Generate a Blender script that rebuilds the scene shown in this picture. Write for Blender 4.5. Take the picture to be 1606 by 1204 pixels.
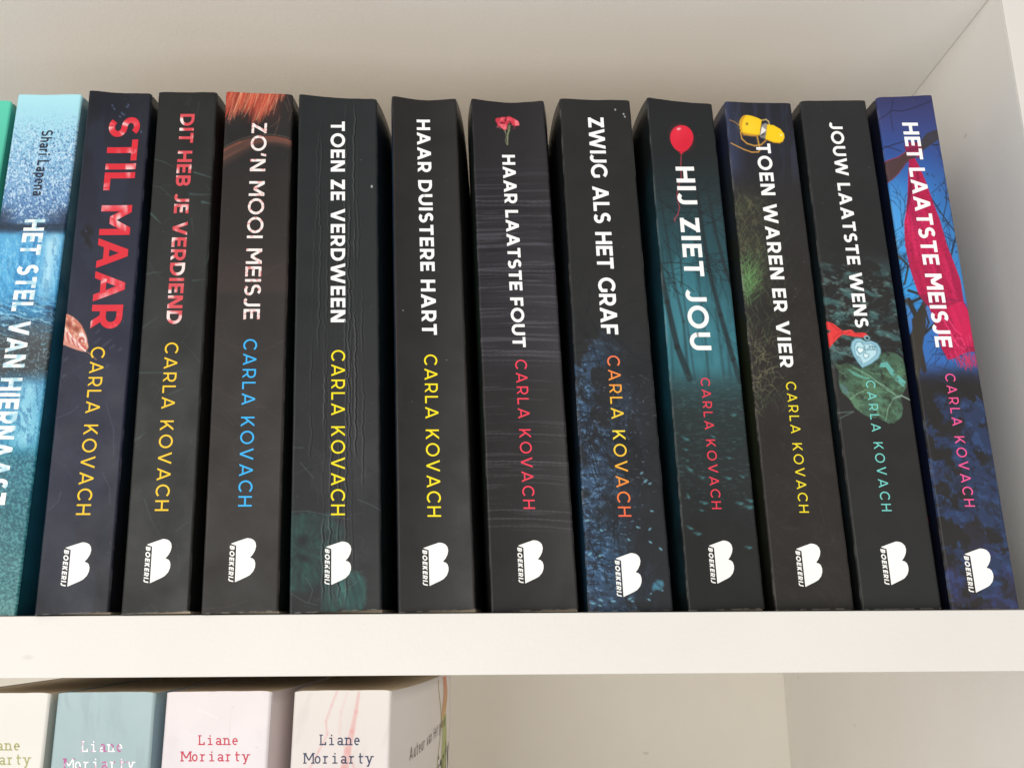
import bpy, math, random
import numpy as np
from mathutils import Matrix

for o in list(bpy.data.objects):
    bpy.data.objects.remove(o)
scene = bpy.context.scene
COL = scene.collection

# ------------------------------------------------------------------ camera
# metres; x to the right along the shelf, y into the bookcase, z up, z = 0 on the shelf the black books stand on
PHOTO_W, PHOTO_H = 1606.0, 1204.0
F_PX, PITCH, YAW, ROLL = 1383.8, 0.257782, -0.012505, -0.006401
CAM_POS = np.array([0.0, -0.3356, -0.0013])
cp, sp, cy, sy = math.cos(PITCH), math.sin(PITCH), math.cos(YAW), math.sin(YAW)
_r = np.array([cy, sy, 0]); _f = np.array([-sy * cp, cy * cp, sp]); _u = np.array([sy * sp, -cy * sp, cp])
RIGHT = math.cos(ROLL) * _r + math.sin(ROLL) * _u
UP = -math.sin(ROLL) * _r + math.cos(ROLL) * _u
FWD = _f
cam = bpy.data.cameras.new('camera')
cam.sensor_width = 36.0
cam.lens = F_PX / PHOTO_W * 36.0
cam.clip_start, cam.clip_end = 0.01, 100.0
cam_ob = bpy.data.objects.new('camera', cam)
COL.objects.link(cam_ob)
m = Matrix.Identity(4)
for i in range(3):
    m[i][0], m[i][1], m[i][2], m[i][3] = RIGHT[i], UP[i], -FWD[i], CAM_POS[i]
cam_ob.matrix_world = m
scene.camera = cam_ob

# ------------------------------------------------------------------ light
world = bpy.data.worlds.new('World')
scene.world = world
world.use_nodes = True
bg = world.node_tree.nodes['Background']
bg.inputs['Color'].default_value = (1.0, 0.985, 0.96, 1)
bg.inputs['Strength'].default_value = 0.42


def area(name, loc, target, sx, sy_, power, col):
    l = bpy.data.lights.new(name, 'AREA')
    l.shape = 'RECTANGLE'; l.size = sx; l.size_y = sy_; l.energy = power; l.color = col
    o = bpy.data.objects.new(name, l)
    COL.objects.link(o)
    z = np.array(loc, float) - np.array(target, float); z /= np.linalg.norm(z)
    x = np.cross([0, 0, 1.0], z); x /= np.linalg.norm(x)
    y = np.cross(z, x)
    mm = Matrix.Identity(4)
    for i in range(3):
        mm[i][0], mm[i][1], mm[i][2], mm[i][3] = x[i], y[i], z[i], loc[i]
    o.matrix_world = mm
    return o


area('window_light', (-0.66, -1.40, -0.10), (0, 0, 0.05), 1.1, 1.5, 12.5, (1.0, 0.985, 0.96))
area('low_fill_light', (0.10, -1.60, -0.85), (0.05, 0.2, 0.05), 2.6, 1.2, 15.5, (1.0, 0.975, 0.94))  # added fill lamp, in place of light off an unseen floor

scene.view_settings.view_transform = 'Standard'
scene.view_settings.look = 'None'
scene.view_settings.exposure = 0.13
scene.view_settings.gamma = 1.0
scene.render.engine = 'CYCLES'
scene.cycles.use_denoising = True
scene.cycles.max_bounces = 10
scene.cycles.diffuse_bounces = 6


# ------------------------------------------------------------------ helpers
def lin(c):
    c = np.clip(np.asarray(c, float), 0, 1)
    return np.where(c <= 0.04045, c / 12.92, ((c + 0.055) / 1.055) ** 2.4)


def rgb(*c):
    return np.array(c, float) / 255.0


def mesh_obj(name, verts, faces, mat, parent=None, cols=None, smooth=False):
    verts = np.asarray(verts, np.float32)
    me = bpy.data.meshes.new(name)
    if isinstance(faces, np.ndarray):
        n = len(faces); k = faces.shape[1]
        me.vertices.add(len(verts)); me.vertices.foreach_set('co', verts.ravel())
        me.loops.add(n * k); me.loops.foreach_set('vertex_index', faces.astype(np.int32).ravel())
        me.polygons.add(n)
        me.polygons.foreach_set('loop_start', np.arange(0, n * k, k, dtype=np.int32))
        me.polygons.foreach_set('loop_total', np.full(n, k, dtype=np.int32))
        me.update(calc_edges=True)
        me.validate()
    else:
        me.from_pydata([tuple(map(float, v)) for v in verts], [], faces)
        me.update()
    if cols is not None:
        a = me.attributes.new('print', 'FLOAT_COLOR', 'POINT')
        c = np.ones((len(verts), 4), np.float32); c[:, :3] = lin(cols)
        a.data.foreach_set('color', c.ravel())
    if smooth:
        me.polygons.foreach_set('use_smooth', np.ones(len(me.polygons), bool))
    me.materials.append(mat)
    o = bpy.data.objects.new(name, me)
    COL.objects.link(o)
    if parent is not None:
        o.parent = parent
        o.matrix_parent_inverse = Matrix.Translation(-parent.location)
    return o


def grid_faces(nu, nv):
    i, j = np.meshgrid(np.arange(nu), np.arange(nv), indexing='ij')
    a = (i * (nv + 1) + j).ravel()
    return np.stack([a, a + 1, a + nv + 2, a + nv + 1], 1)


def box_mesh(x0, x1, y0, y1, z0, z1):
    v = [(x, y, z) for x in (x0, x1) for y in (y0, y1) for z in (z0, z1)]
    f = [(0, 1, 3, 2), (4, 6, 7, 5), (0, 4, 5, 1), (2, 3, 7, 6), (0, 2, 6, 4), (1, 5, 7, 3)]
    return v, f


def vnoise(x, y, seed=0):
    x = np.asarray(x, float); y = np.asarray(y, float)
    xi = np.floor(x).astype(np.int64); yi = np.floor(y).astype(np.int64)
    fx = x - xi; fy = y - yi
    fx = fx * fx * (3 - 2 * fx); fy = fy * fy * (3 - 2 * fy)

    def h(a, b):
        n = (a * 374761393 + b * 668265263 + seed * 974634777) & 0xffffffff
        n = ((n ^ (n >> 13)) * 1274126177) & 0xffffffff
        return ((n ^ (n >> 16)) & 0xffff) / 65535.0
    return (h(xi, yi) * (1 - fx) + h(xi + 1, yi) * fx) * (1 - fy) + (h(xi, yi + 1) * (1 - fx) + h(xi + 1, yi + 1) * fx) * fy


def fbm(x, y, seed=0, oct=4):
    s = 0; a = 0.5; t = 0
    for k in range(oct):
        s = s + a * vnoise(x * 2 ** k, y * 2 ** k, seed + k * 17); t += a; a *= 0.5
    return s / t


def sstep(a, b, x):
    t = np.clip((x - a) / (b - a + 1e-12), 0, 1)
    return t * t * (3 - 2 * t)


# ------------------------------------------------------------------ materials
def nodes_of(name):
    mt = bpy.data.materials.new(name); mt.use_nodes = True
    nt = mt.node_tree
    return mt, nt, nt.nodes['Principled BSDF']


def mat_print(name, rough=0.47, spec=0.36, bump=0.25, grain=900.0, smudge=0.24):
    mt, nt, b = nodes_of(name)
    at = nt.nodes.new('ShaderNodeAttribute'); at.attribute_name = 'print'
    nt.links.new(at.outputs['Color'], b.inputs['Base Color'])
    tc = nt.nodes.new('ShaderNodeTexCoord')
    n1 = nt.nodes.new('ShaderNodeTexNoise'); n1.inputs['Scale'].default_value = 70; n1.inputs['Detail'].default_value = 5
    nt.links.new(tc.outputs['Object'], n1.inputs['Vector'])
    mr = nt.nodes.new('ShaderNodeMapRange')
    mr.inputs['From Min'].default_value = 0.3; mr.inputs['From Max'].default_value = 0.7
    mr.inputs['To Min'].default_value = rough - smudge / 2; mr.inputs['To Max'].default_value = rough + smudge / 2
    nt.links.new(n1.outputs['Fac'], mr.inputs['Value']); nt.links.new(mr.outputs['Result'], b.inputs['Roughness'])
    n2 = nt.nodes.new('ShaderNodeTexNoise'); n2.inputs['Scale'].default_value = grain; n2.inputs['Detail'].default_value = 2
    nt.links.new(tc.outputs['Object'], n2.inputs['Vector'])
    bp = nt.nodes.new('ShaderNodeBump'); bp.inputs['Strength'].default_value = bump; bp.inputs['Distance'].default_value = 0.0001
    nt.links.new(n2.outputs['Fac'], bp.inputs['Height']); nt.links.new(bp.outputs['Normal'], b.inputs['Normal'])
    b.inputs['Specular IOR Level'].default_value = spec
    return mt


def mat_paint(name, col, col2, rough=0.45):
    mt, nt, b = nodes_of(name)
    tc = nt.nodes.new('ShaderNodeTexCoord')
    n1 = nt.nodes.new('ShaderNodeTexNoise'); n1.inputs['Scale'].default_value = 14; n1.inputs['Detail'].default_value = 6
    nt.links.new(tc.outputs['Object'], n1.inputs['Vector'])
    cr = nt.nodes.new('ShaderNodeValToRGB')
    cr.color_ramp.elements[0].position = 0.35; cr.color_ramp.elements[1].position = 0.65
    cr.color_ramp.elements[0].color = (*col, 1); cr.color_ramp.elements[1].color = (*col2, 1)
    nt.links.new(n1.outputs['Fac'], cr.inputs['Fac'])
    # a few small scuffs
    n3 = nt.nodes.new('ShaderNodeTexVoronoi'); n3.inputs['Scale'].default_value = 22; n3.inputs['Randomness'].default_value = 1.0
    mp = nt.nodes.new('ShaderNodeMapping'); mp.inputs['Scale'].default_value = (0.7, 1.0, 1.6)
    nt.links.new(tc.outputs['Object'], mp.inputs['Vector']); nt.links.new(mp.outputs['Vector'], n3.inputs['Vector'])
    sc = nt.nodes.new('ShaderNodeMapRange'); sc.inputs['From Min'].default_value = 0.018; sc.inputs['From Max'].default_value = 0.05
    sc.inputs['To Min'].default_value = 0.82; sc.inputs['To Max'].default_value = 1.0
    nt.links.new(n3.outputs['Distance'], sc.inputs['Value'])
    mx = nt.nodes.new('ShaderNodeMix'); mx.data_type = 'RGBA'; mx.blend_type = 'MULTIPLY'
    mx.inputs[0].default_value = 1.0
    nt.links.new(cr.outputs['Color'], mx.inputs[6]); nt.links.new(sc.outputs['Result'], mx.inputs[7])
    nt.links.new(mx.outputs[2], b.inputs['Base Color'])
    n2 = nt.nodes.new('ShaderNodeTexNoise'); n2.inputs['Scale'].default_value = 650; n2.inputs['Detail'].default_value = 3
    nt.links.new(tc.outputs['Object'], n2.inputs['Vector'])
    bp = nt.nodes.new('ShaderNodeBump'); bp.inputs['Strength'].default_value = 0.4; bp.inputs['Distance'].default_value = 0.00022
    nt.links.new(n2.outputs['Fac'], bp.inputs['Height']); nt.links.new(bp.outputs['Normal'], b.inputs['Normal'])
    b.inputs['Roughness'].default_value = rough
    b.inputs['Specular IOR Level'].default_value = 0.4
    return mt


def mat_cover(name, top, bottom, z_top, z_bot, speck=None):
    """cover board print: fades from one ink to another down the cover, mottled"""
    mt, nt, b = nodes_of(name)
    tc = nt.nodes.new('ShaderNodeTexCoord')
    sx = nt.nodes.new('ShaderNodeSeparateXYZ'); nt.links.new(tc.outputs['Object'], sx.inputs['Vector'])
    n1 = nt.nodes.new('ShaderNodeTexNoise'); n1.inputs['Scale'].default_value = 45; n1.inputs['Detail'].default_value = 8
    nt.links.new(tc.outputs['Object'], n1.inputs['Vector'])
    mr = nt.nodes.new('ShaderNodeMapRange')
    mr.inputs['From Min'].default_value = z_bot; mr.inputs['From Max'].default_value = z_top
    nt.links.new(sx.outputs['Z'], mr.inputs['Value'])
    ad = nt.nodes.new('ShaderNodeMath'); ad.operation = 'MULTIPLY_ADD'; ad.inputs[1].default_value = 0.9; ad.inputs[2].default_value = -0.45
    nt.links.new(n1.outputs['Fac'], ad.inputs[0])
    ad2 = nt.nodes.new('ShaderNodeMath'); ad2.operation = 'ADD'
    nt.links.new(mr.outputs['Result'], ad2.inputs[0]); nt.links.new(ad.outputs[0], ad2.inputs[1])
    cr = nt.nodes.new('ShaderNodeValToRGB')
    cr.color_ramp.elements[0].color = (*lin(rgb(*bottom)), 1); cr.color_ramp.elements[1].color = (*lin(rgb(*top)), 1)
    if speck is not None:
        e = cr.color_ramp.elements.new(0.5); e.color = (*lin(rgb(*speck)), 1)
    nt.links.new(ad2.outputs[0], cr.inputs['Fac']); nt.links.new(cr.outputs['Color'], b.inputs['Base Color'])
    b.inputs['Roughness'].default_value = 0.4
    return mt


def mat_pages():
    mt, nt, b = nodes_of('book_paper')
    tc = nt.nodes.new('ShaderNodeTexCoord')
    mp = nt.nodes.new('ShaderNodeMapping'); mp.inputs['Scale'].default_value = (5000, 25, 25)
    nt.links.new(tc.outputs['Object'], mp.inputs['Vector'])
    n = nt.nodes.new('ShaderNodeTexNoise'); n.inputs['Scale'].default_value = 1; n.inputs['Detail'].default_value = 3
    nt.links.new(mp.outputs['Vector'], n.inputs['Vector'])
    cr = nt.nodes.new('ShaderNodeValToRGB')
    cr.color_ramp.elements[0].color = (0.55, 0.43, 0.29, 1); cr.color_ramp.elements[1].color = (0.80, 0.68, 0.50, 1)
    nt.links.new(n.outputs['Fac'], cr.inputs['Fac']); nt.links.new(cr.outputs['Color'], b.inputs['Base Color'])
    b.inputs['Roughness'].default_value = 0.85
    return mt


M_PRINT = mat_print('matt_laminated_print')
M_GLOSS = mat_print('satin_print', rough=0.33)
M_INK = mat_print('lettering_ink', rough=0.45, bump=0.1)
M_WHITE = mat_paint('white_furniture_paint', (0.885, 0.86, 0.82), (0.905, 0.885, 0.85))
M_FRONT_DIM = mat_paint('darkened_front_paint', (0.735, 0.705, 0.66), (0.76, 0.73, 0.685), 0.4)  # white paint darkened to hold down the light on the board fronts
M_BACK = mat_paint('white_hardboard', (0.87, 0.825, 0.745), (0.89, 0.85, 0.775), 0.55)
M_PAGES = mat_pages()

# ------------------------------------------------------------------ bookcase
SHELF_T, PANEL_X, CEIL_Z, DEPTH, FRONT = 0.0213, 0.2224, 0.2687, 0.395, -0.0019
LOWER_Z = -0.2450
LEFT_X = -0.560
case = bpy.data.objects.new('bookcase', None)
case.location = (0, 0, LOWER_Z - 0.03)
COL.objects.link(case)
case['label'] = 'white painted bookcase whose shelves hold both rows of paperbacks'
case['category'] = 'bookcase'


def board(name, x0, x1, y0, y1, z0, z1, mat, under=None):
    v, f = box_mesh(x0, x1, y0, y1, z0, z1)
    o = mesh_obj(name, v, f, mat, case)
    if under is not None:
        o.parent = under; o.matrix_parent_inverse = Matrix.Identity(4)
    elif name != 'back_panel':
        # added strip, darkened to dim the board front, a hair proud of its faces
        board('dimmed_front_strip', x0, x1, y0 - 0.0009, y0 - 0.00005, z0 - 0.00008, z1 + 0.00008, M_FRONT_DIM, o)
    b = o.modifiers.new('edge', 'BEVEL'); b.width = 0.0004 if under is not None else 0.0001; b.segments = 3; b.limit_method = 'ANGLE'
    o.data.polygons.foreach_set('use_smooth', [True] * len(o.data.polygons))
    w = o.modifiers.new('wn', 'WEIGHTED_NORMAL')
    return o


gap = 0.0003
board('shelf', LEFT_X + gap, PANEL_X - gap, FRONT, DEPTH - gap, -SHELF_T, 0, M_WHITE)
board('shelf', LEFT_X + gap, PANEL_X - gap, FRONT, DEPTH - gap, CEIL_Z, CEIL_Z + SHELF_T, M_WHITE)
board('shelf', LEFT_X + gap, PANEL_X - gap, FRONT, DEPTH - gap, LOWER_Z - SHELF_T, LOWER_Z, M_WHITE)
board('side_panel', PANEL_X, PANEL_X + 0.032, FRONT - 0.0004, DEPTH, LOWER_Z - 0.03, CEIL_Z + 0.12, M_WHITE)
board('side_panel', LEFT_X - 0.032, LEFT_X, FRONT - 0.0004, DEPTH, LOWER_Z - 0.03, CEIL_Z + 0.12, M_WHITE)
board('back_panel', LEFT_X - 0.030, PANEL_X + 0.030, DEPTH + 0.0003, DEPTH + 0.006, LOWER_Z - 0.03, CEIL_Z + 0.12, M_BACK)

# ------------------------------------------------------------------ letters: strokes with a cap height of 1
def strip_poly(pts, t, closed=False):
    """constant-width stroke with mitred joins -> (left points, right points)"""
    p = np.array(pts, float)
    n = len(p)
    L, R = [], []
    for i in range(n):
        if closed:
            a, b, c = p[(i - 1) % n], p[i], p[(i + 1) % n]
        else:
            a, b, c = p[max(i - 1, 0)], p[i], p[min(i + 1, n - 1)]
        d1 = b - a; d2 = c - b
        if np.allclose(d1, 0): d1 = d2
        if np.allclose(d2, 0): d2 = d1
        d1 = d1 / np.linalg.norm(d1); d2 = d2 / np.linalg.norm(d2)
        n1 = np.array([-d1[1], d1[0]]); n2 = np.array([-d2[1], d2[0]])
        mv = n1 + n2; mv /= np.linalg.norm(mv)
        k = 1 / max(0.35, mv @ n1)
        L.append(b + mv * k * t / 2); R.append(b - mv * k * t / 2)
    if closed:
        L.append(L[0]); R.append(R[0])
    return np.array(L), np.array(R)


def arc(cx, cy_, rx, ry, a0, a1, n=14):
    a = np.radians(np.linspace(a0, a1, n))
    return [(cx + rx * math.cos(q), cy_ + ry * math.sin(q)) for q in a]


def para(x0, y0, x1, y1, tw):
    return (np.array([(x0 - tw / 2, y0), (x1 - tw / 2, y1)]), np.array([(x0 + tw / 2, y0), (x1 + tw / 2, y1)]))


def rect(x0, y0, x1, y1):
    if x1 - x0 > y1 - y0:
        return (np.array([(x0, y1), (x1, y1)]), np.array([(x0, y0), (x1, y0)]))
    return (np.array([(x0, y0), (x0, y1)]), np.array([(x1, y0), (x1, y1)]))


def glyph(c, t, serif=False):
    h = t / 2
    S = []
    P = lambda pts, closed=False: S.append(strip_poly(pts, t, closed))
    if c == 'A':
        w = 0.96; tw = t * 1.1
        S += [para(tw / 2, 0, w / 2, 1, tw), para(w - tw / 2, 0, w / 2, 1, tw), rect(0.24, 0.20, w - 0.24, 0.20 + t * 0.9)]
    elif c == 'B':
        w = 0.74; S.append(rect(0, 0, t, 1))
        r = (0.5 - h) / 2 + h * 0.25
        P([(h, 1 - h), (w * 0.52, 1 - h)] + arc(w * 0.52, 0.75 - h * .5 + .01, w * 0.48 - h - 0.03, 0.25 - h * .5 - .01, 88, -88) + [(h, 0.5)])
        P([(h, 0.5), (w * 0.52, 0.5)] + arc(w * 0.52, 0.25 + h * .5, w * 0.48 - h, 0.25 - h * .5, 88, -88) + [(h, h)])
    elif c == 'C':
        w = 0.88; P(arc(0.51, 0.5, 0.52 - h, 0.52 - h, 42, 318, 26))
    elif c == 'D':
        w = 0.86; S.append(rect(0, 0, t, 1))
        P([(h, 1 - h), (w - 0.5, 1 - h)] + arc(w - 0.5, 0.5, 0.5 - h, 0.5 - h, 88, -88, 18) + [(w - 0.5, h), (h, h)])
    elif c == 'E':
        w = 0.64; S += [rect(0, 0, t, 1), rect(h, 1 - t, w, 1), rect(h, 0.5 - h, w - 0.05, 0.5 + h), rect(h, 0, w, t)]
    elif c == 'F':
        w = 0.62; S += [rect(0, 0, t, 1), rect(h, 1 - t, w, 1), rect(h, 0.43 - h, w - 0.05, 0.43 + h)]
    elif c == 'G':
        w = 0.92; P(arc(0.51, 0.5, 0.52 - h, 0.52 - h, 42, 322, 26)); S.append(rect(w - t, 0.14, w, 0.52))
    elif c == 'H':
        w = 0.80; S += [rect(0, 0, t, 1), rect(w - t, 0, w, 1), rect(h, 0.5 - h, w - h, 0.5 + h)]
    elif c == 'I':
        w = t; S.append(rect(0, 0, t, 1))
    elif c == 'J':
        w = 0.52; P([(w - h, 1), (w - h, 0.40)] + arc(w - h - 0.22, 0.22 + h, 0.22, 0.22 + h * .3, 0, -140, 12))
    elif c == 'K':
        w = 0.80; tw = t * 1.32
        S += [rect(0, 0, t, 1), para(h * 1.2, 0.26, w - tw * .5 - .02, 1, tw), para(0.33, 0.56, w - tw / 2, 0, tw * 0.95)]
    elif c == 'L':
        w = 0.60; S += [rect(0, 0, t, 1), rect(h, 0, w, t)]
    elif c == 'M':
        w = 0.98; tw = t * 1.18
        S += [rect(0, 0, t, 1), rect(w - t, 0, w, 1), para(tw / 2, 1, w / 2, 0.30, tw), para(w - tw / 2, 1, w / 2, 0.30, tw)]
    elif c == 'N':
        w = 0.82; tw = t * 1.25; S += [rect(0, 0, t, 1), rect(w - t, 0, w, 1), para(tw / 2, 1, w - tw / 2, 0, tw)]
    elif c == 'O':
        w = 1.06; P(arc(w / 2, 0.5, 0.53 - h, 0.52 - h, 0, 360 - 360 / 30, 30), True)
    elif c in 'PR':
        w = 0.74; S.append(rect(0, 0, t, 1)); lo = 0.36 if c == 'R' else 0.32
        ry = (1 - h - lo) / 2
        P([(h, 1 - h), (w * 0.5, 1 - h)] + arc(w * 0.5, lo + ry, w * 0.5 - h, ry, 88, -88) + [(h, lo)])
        if c == 'R': S.append(para(w * 0.48, lo + .03, w - t * .58, 0, t * 1.16))
    elif c == 'S':
        w = 0.70; ry = (1.03 - t) / 4; rx = w / 2 - h
        P(arc(w / 2, 1.015 - h - ry, rx * .94, ry, 38, 262, 16) + arc(w / 2, h + ry - .015, rx, ry, 82, -142, 16))
    elif c == 'T':
        w = 0.72; S += [rect(0, 1 - t, w, 1), rect(w / 2 - h, 0, w / 2 + h, 1 - h)]
    elif c == 'U':
        w = 0.80; r = w / 2 - h; P([(h, 1), (h, 0.39)] + arc(w / 2, 0.39, r, 0.40 - h, 180, 360, 16) + [(w - h, 1)])
    elif c == 'V':
        w = 0.92; tw = t * 1.12; S += [para(tw / 2, 1, w / 2, 0, tw), para(w - tw / 2, 1, w / 2, 0, tw)]
    elif c == 'W':
        w = 1.40; tw = t * 1.06
        S += [para(tw / 2, 1, .38, 0, tw), para(w / 2, 1, .38, 0, tw), para(w / 2, 1, w - .38, 0, tw), para(w - tw / 2, 1, w - .38, 0, tw)]
    elif c == 'Z':
        w = 0.70; tw = t * 1.3; S += [rect(0, 1 - t, w, 1), rect(0, 0, w, t), para(tw / 2, h, w - tw / 2, 1 - h, tw)]
    elif c == "'":
        w = 0.24; S.append(para(0.07, 0.68, 0.14, 1.02, t * 0.95))
    elif c == 'h':
        w = 0.56; S.append(rect(0, 0, t, 1)); P([(h, 0.42)] + arc(w / 2, 0.46, w / 2 - h, 0.26 - h, 170, 0, 10) + [(w - h, 0)])
    elif c == 'n':
        w = 0.56; S.append(rect(0, 0, t, 0.72)); P([(h, 0.42)] + arc(w / 2, 0.46, w / 2 - h, 0.27 - h, 170, 0, 10) + [(w - h, 0)])
    elif c == 'a':
        w = 0.54
        P([(h + .02, 0.56)] + arc(w / 2, 0.52, w / 2 - h, 0.21 - h, 155, 0, 10) + [(w - h, 0)])
        P(arc(w / 2 - .01, 0.21, w / 2 - h, 0.22 - h, 0, 345, 16), True)
    elif c == 'r':
        w = 0.40; S.append(rect(0, 0, t, 0.72)); P([(h, 0.40)] + arc(w * .72, 0.44, w * .72 - h, 0.28 - h, 170, 70, 8))
    elif c == 'i':
        w = t; S += [rect(0, 0, t, 0.72), rect(0, 0.85, t, 0.85 + t * 1.1)]
    elif c == 'p':
        w = 0.56; S.append(rect(0, -0.26, t, 0.72)); P(arc(w / 2, 0.36, w / 2 - h, 0.37 - h, 0, 345, 20), True)
    elif c == 'e':
        w = 0.56; P([(h, .38), (w - h, .38)] + arc(w / 2, 0.36, w / 2 - h, 0.37 - h, 4, 310, 20))
    elif c == 'o':
        w = 0.58; P(arc(w / 2, 0.36, w / 2 - h, 0.37 - h, 0, 345, 20), True)
    elif c == 't':
        w = 0.46; P([(0.17, 0.98), (0.17, 0.2)] + arc(0.31, 0.18, 0.14, 0.18 - h, 180, 300, 8)); S.append(rect(0, 0.72 - t, w, 0.72))
    elif c == 'y':
        w = 0.62; tw = t * 1.1; S += [para(tw / 2, .72, w / 2, 0, tw), para(w - tw / 2, .72, w * .28, -.28, tw)]
    elif c == 'u':
        w = 0.56; S.append(rect(w - t, 0, w, 0.72)); P([(h, .72), (h, .3)] + arc(w / 2, .26, w / 2 - h, .27 - h, 180, 350, 10))
    elif c == 'v':
        w = 0.58; tw = t * 1.1; S += [para(tw / 2, .72, w / 2, 0, tw), para(w - tw / 2, .72, w / 2, 0, tw)]
    elif c == 'g':
        w = 0.56; P(arc(w / 2, 0.36, w / 2 - h, 0.37 - h, 0, 345, 20), True); P([(w - h, .72), (w - h, -.05)] + arc(w / 2, -.05, w / 2 - h, .2, 0, -150, 8))
    elif c == 'm':
        w = 0.84; S += [rect(0, 0, t, .72), rect(w / 2 - h, 0, w / 2 + h, .7), rect(w - t, 0, w, .66)]; P([(h, .5)] + arc(w * .27, .5, w * .23, .2, 160, 0, 8)); P([(w / 2, .5)] + arc(w * .75, .5, w * .25 - h, .2, 160, 0, 8))
    else:
        w = 0.3
    if serif:
        s = t * 0.85; q = 0.13
        if c in 'LM':
            S += [rect(-q * .6, 0, t + q, s), rect(-q * .6, 1 - s, t + q, 1)]
            if c == 'L': S.append(rect(w - t, 0, w, 0.30))
            if c == 'M': S += [rect(w - t - q, 0, w + q * .6, s), rect(w - t - q * .4, 1 - s, w + q * .6, 1)]
        elif c in 'nr':
            S += [rect(-q, 0, t + q, s), rect(-q, .72 - s, h, .72)]
            if c == 'n': S.append(rect(w - t - q, 0, w + q, s))
        elif c == 'i':
            S += [rect(-q * 1.4, 0, t + q * 1.4, s), rect(-q * 1.4, .72 - s, h, .72)]
        elif c == 'a':
            S.append(rect(w - h, 0, w + q, s))
        elif c == 'y':
            S += [rect(-q, .72 - s, tw + q * .5, .72), rect(w - tw - q * .5, .72 - s, w + q, .72), rect(w * .05, -.28, w * .35, -.28 + s)]
    return w, S


def layout(text, t, length, mono=None, serif=False, cond=1.0, space=0.42):
    """strokes of a line of text, in cap heights; the tracking is what makes it 'length' cap heights long"""
    gl = [(c, *glyph(c, t, serif)) if c != ' ' else (' ', space, []) for c in text]
    out = []
    if mono:
        for i, (c, w, S) in enumerate(gl):
            for L, R in S: out.append((L + [(i + .5) * mono - w / 2, 0], R + [(i + .5) * mono - w / 2, 0], i))
        tot = mono * len(text)
        k = length / tot
    else:
        tot = sum(g[1] for g in gl) * cond
        tr = (length - tot) / max(1, len(gl) - 1)
        k = 1.0
        if tr < 0.05:
            tr = 0.05; k = length / (tot + tr * (len(gl) - 1))
        x = 0
        for i, (c, w, S) in enumerate(gl):
            for L, R in S:
                out.append((L * [cond, 1] + [x, 0], R * [cond, 1] + [x, 0], i))
            x += w * cond + tr
    return [(L * [k, 1], R * [k, 1], i) for L, R, i in out]


# ------------------------------------------------------------------ spine surface and print plate
def project(P):
    d = np.asarray(P, float) - CAM_POS
    z = d @ FWD
    return np.stack([PHOTO_W / 2 + F_PX * (d @ RIGHT) / z, PHOTO_H / 2 - F_PX * (d @ UP) / z], -1)


class Spine:
    """spine of a book: u 0..1 across (left to right), v 0..1 from the head down to the foot"""

    def __init__(self, tl, tr, bl, br, height, z0=0.0, dip=0.0, lift=0.0, res=0.00025, rnd=0.0010):
        self.c = [np.array(q, float) for q in (tl, tr, bl, br)]     # (x, y) of the corners
        self.h, self.z0, self.dip, self.lift, self.rnd = height, z0, dip, lift, rnd
        self.w = 0.5 * ((self.c[1][0] - self.c[0][0]) + (self.c[3][0] - self.c[2][0]))
        self.nu = max(8, int(self.w / res)); self.nv = int(height / res)
        self.bumpmap = None
        # plate: the artwork and the lettering were measured on this flat quadrilateral
        q3 = [(self.c[0][0], self.c[0][1], z0 + height), (self.c[1][0], self.c[1][1], z0 + height),
              (self.c[2][0], self.c[2][1], z0), (self.c[3][0], self.c[3][1], z0)]
        q2 = project(q3)
        A = []
        for (u, v), (x, y) in zip([(0, 0), (1, 0), (0, 1), (1, 1)], q2):
            A.append([x, y, 1, 0, 0, 0, -u * x, -u * y, -u]); A.append([0, 0, 0, x, y, 1, -v * x, -v * y, -v])
        self.H = np.linalg.svd(np.array(A))[2][-1].reshape(3, 3)
        self.Hi = np.linalg.inv(self.H)

    def uv(self, pts):
        p = np.asarray(pts, float); p = np.concatenate([p, np.ones(p.shape[:-1] + (1,))], -1) @ self.H.T
        return p[..., :2] / p[..., 2:]

    def plate(self, u, v):
        p = np.stack([u, v, np.ones_like(u)], -1) @ self.Hi.T
        return p[..., 0] / p[..., 2], p[..., 1] / p[..., 2]

    def pos(self, u, v, off=0.0):
        u = np.asarray(u, float); v = np.asarray(v, float)
        tl, tr, bl, br = self.c
        xy = (tl[None] * ((1 - u) * (1 - v))[:, None] + tr[None] * (u * (1 - v))[:, None]
              + bl[None] * ((1 - u) * v)[:, None] + br[None] * (u * v)[:, None])
        z = self.z0 + self.h * (1 - v) + self.lift * np.clip(u, 0, 1) * np.clip((v - 0.9) / 0.1, 0, 1)
        z = z - np.exp(-v / 0.004) * (0.00035 * fbm(u * 5 + 3.3, u * 0 + self.c[0][0] * 900, 3, 3) + 0.0005 * np.exp(-np.minimum(u, 1 - u) / 0.035))
        d = self.dip * (0.55 + 0.45 * np.exp(-v / 0.12)) * 4 * u * (1 - u)
        e = np.clip(np.minimum(u, 1 - u) * self.w, 0, self.rnd)
        d = d + self.rnd - np.sqrt(np.maximum(0, self.rnd ** 2 - (self.rnd - e) ** 2))
        if self.bumpmap is not None:
            fu = np.clip(u, 0, 1) * self.nu; fv = np.clip(v, 0, 1) * self.nv
            i = np.minimum(fu.astype(int), self.nu - 1); j = np.minimum(fv.astype(int), self.nv - 1)
            a = fu - i; b = fv - j; B = self.bumpmap
            d = d - (B[i, j] * (1 - a) * (1 - b) + B[i + 1, j] * a * (1 - b) + B[i, j + 1] * (1 - a) * b + B[i + 1, j + 1] * a * b)
        return np.stack([xy[:, 0], xy[:, 1] + d - off, z], -1)


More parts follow.
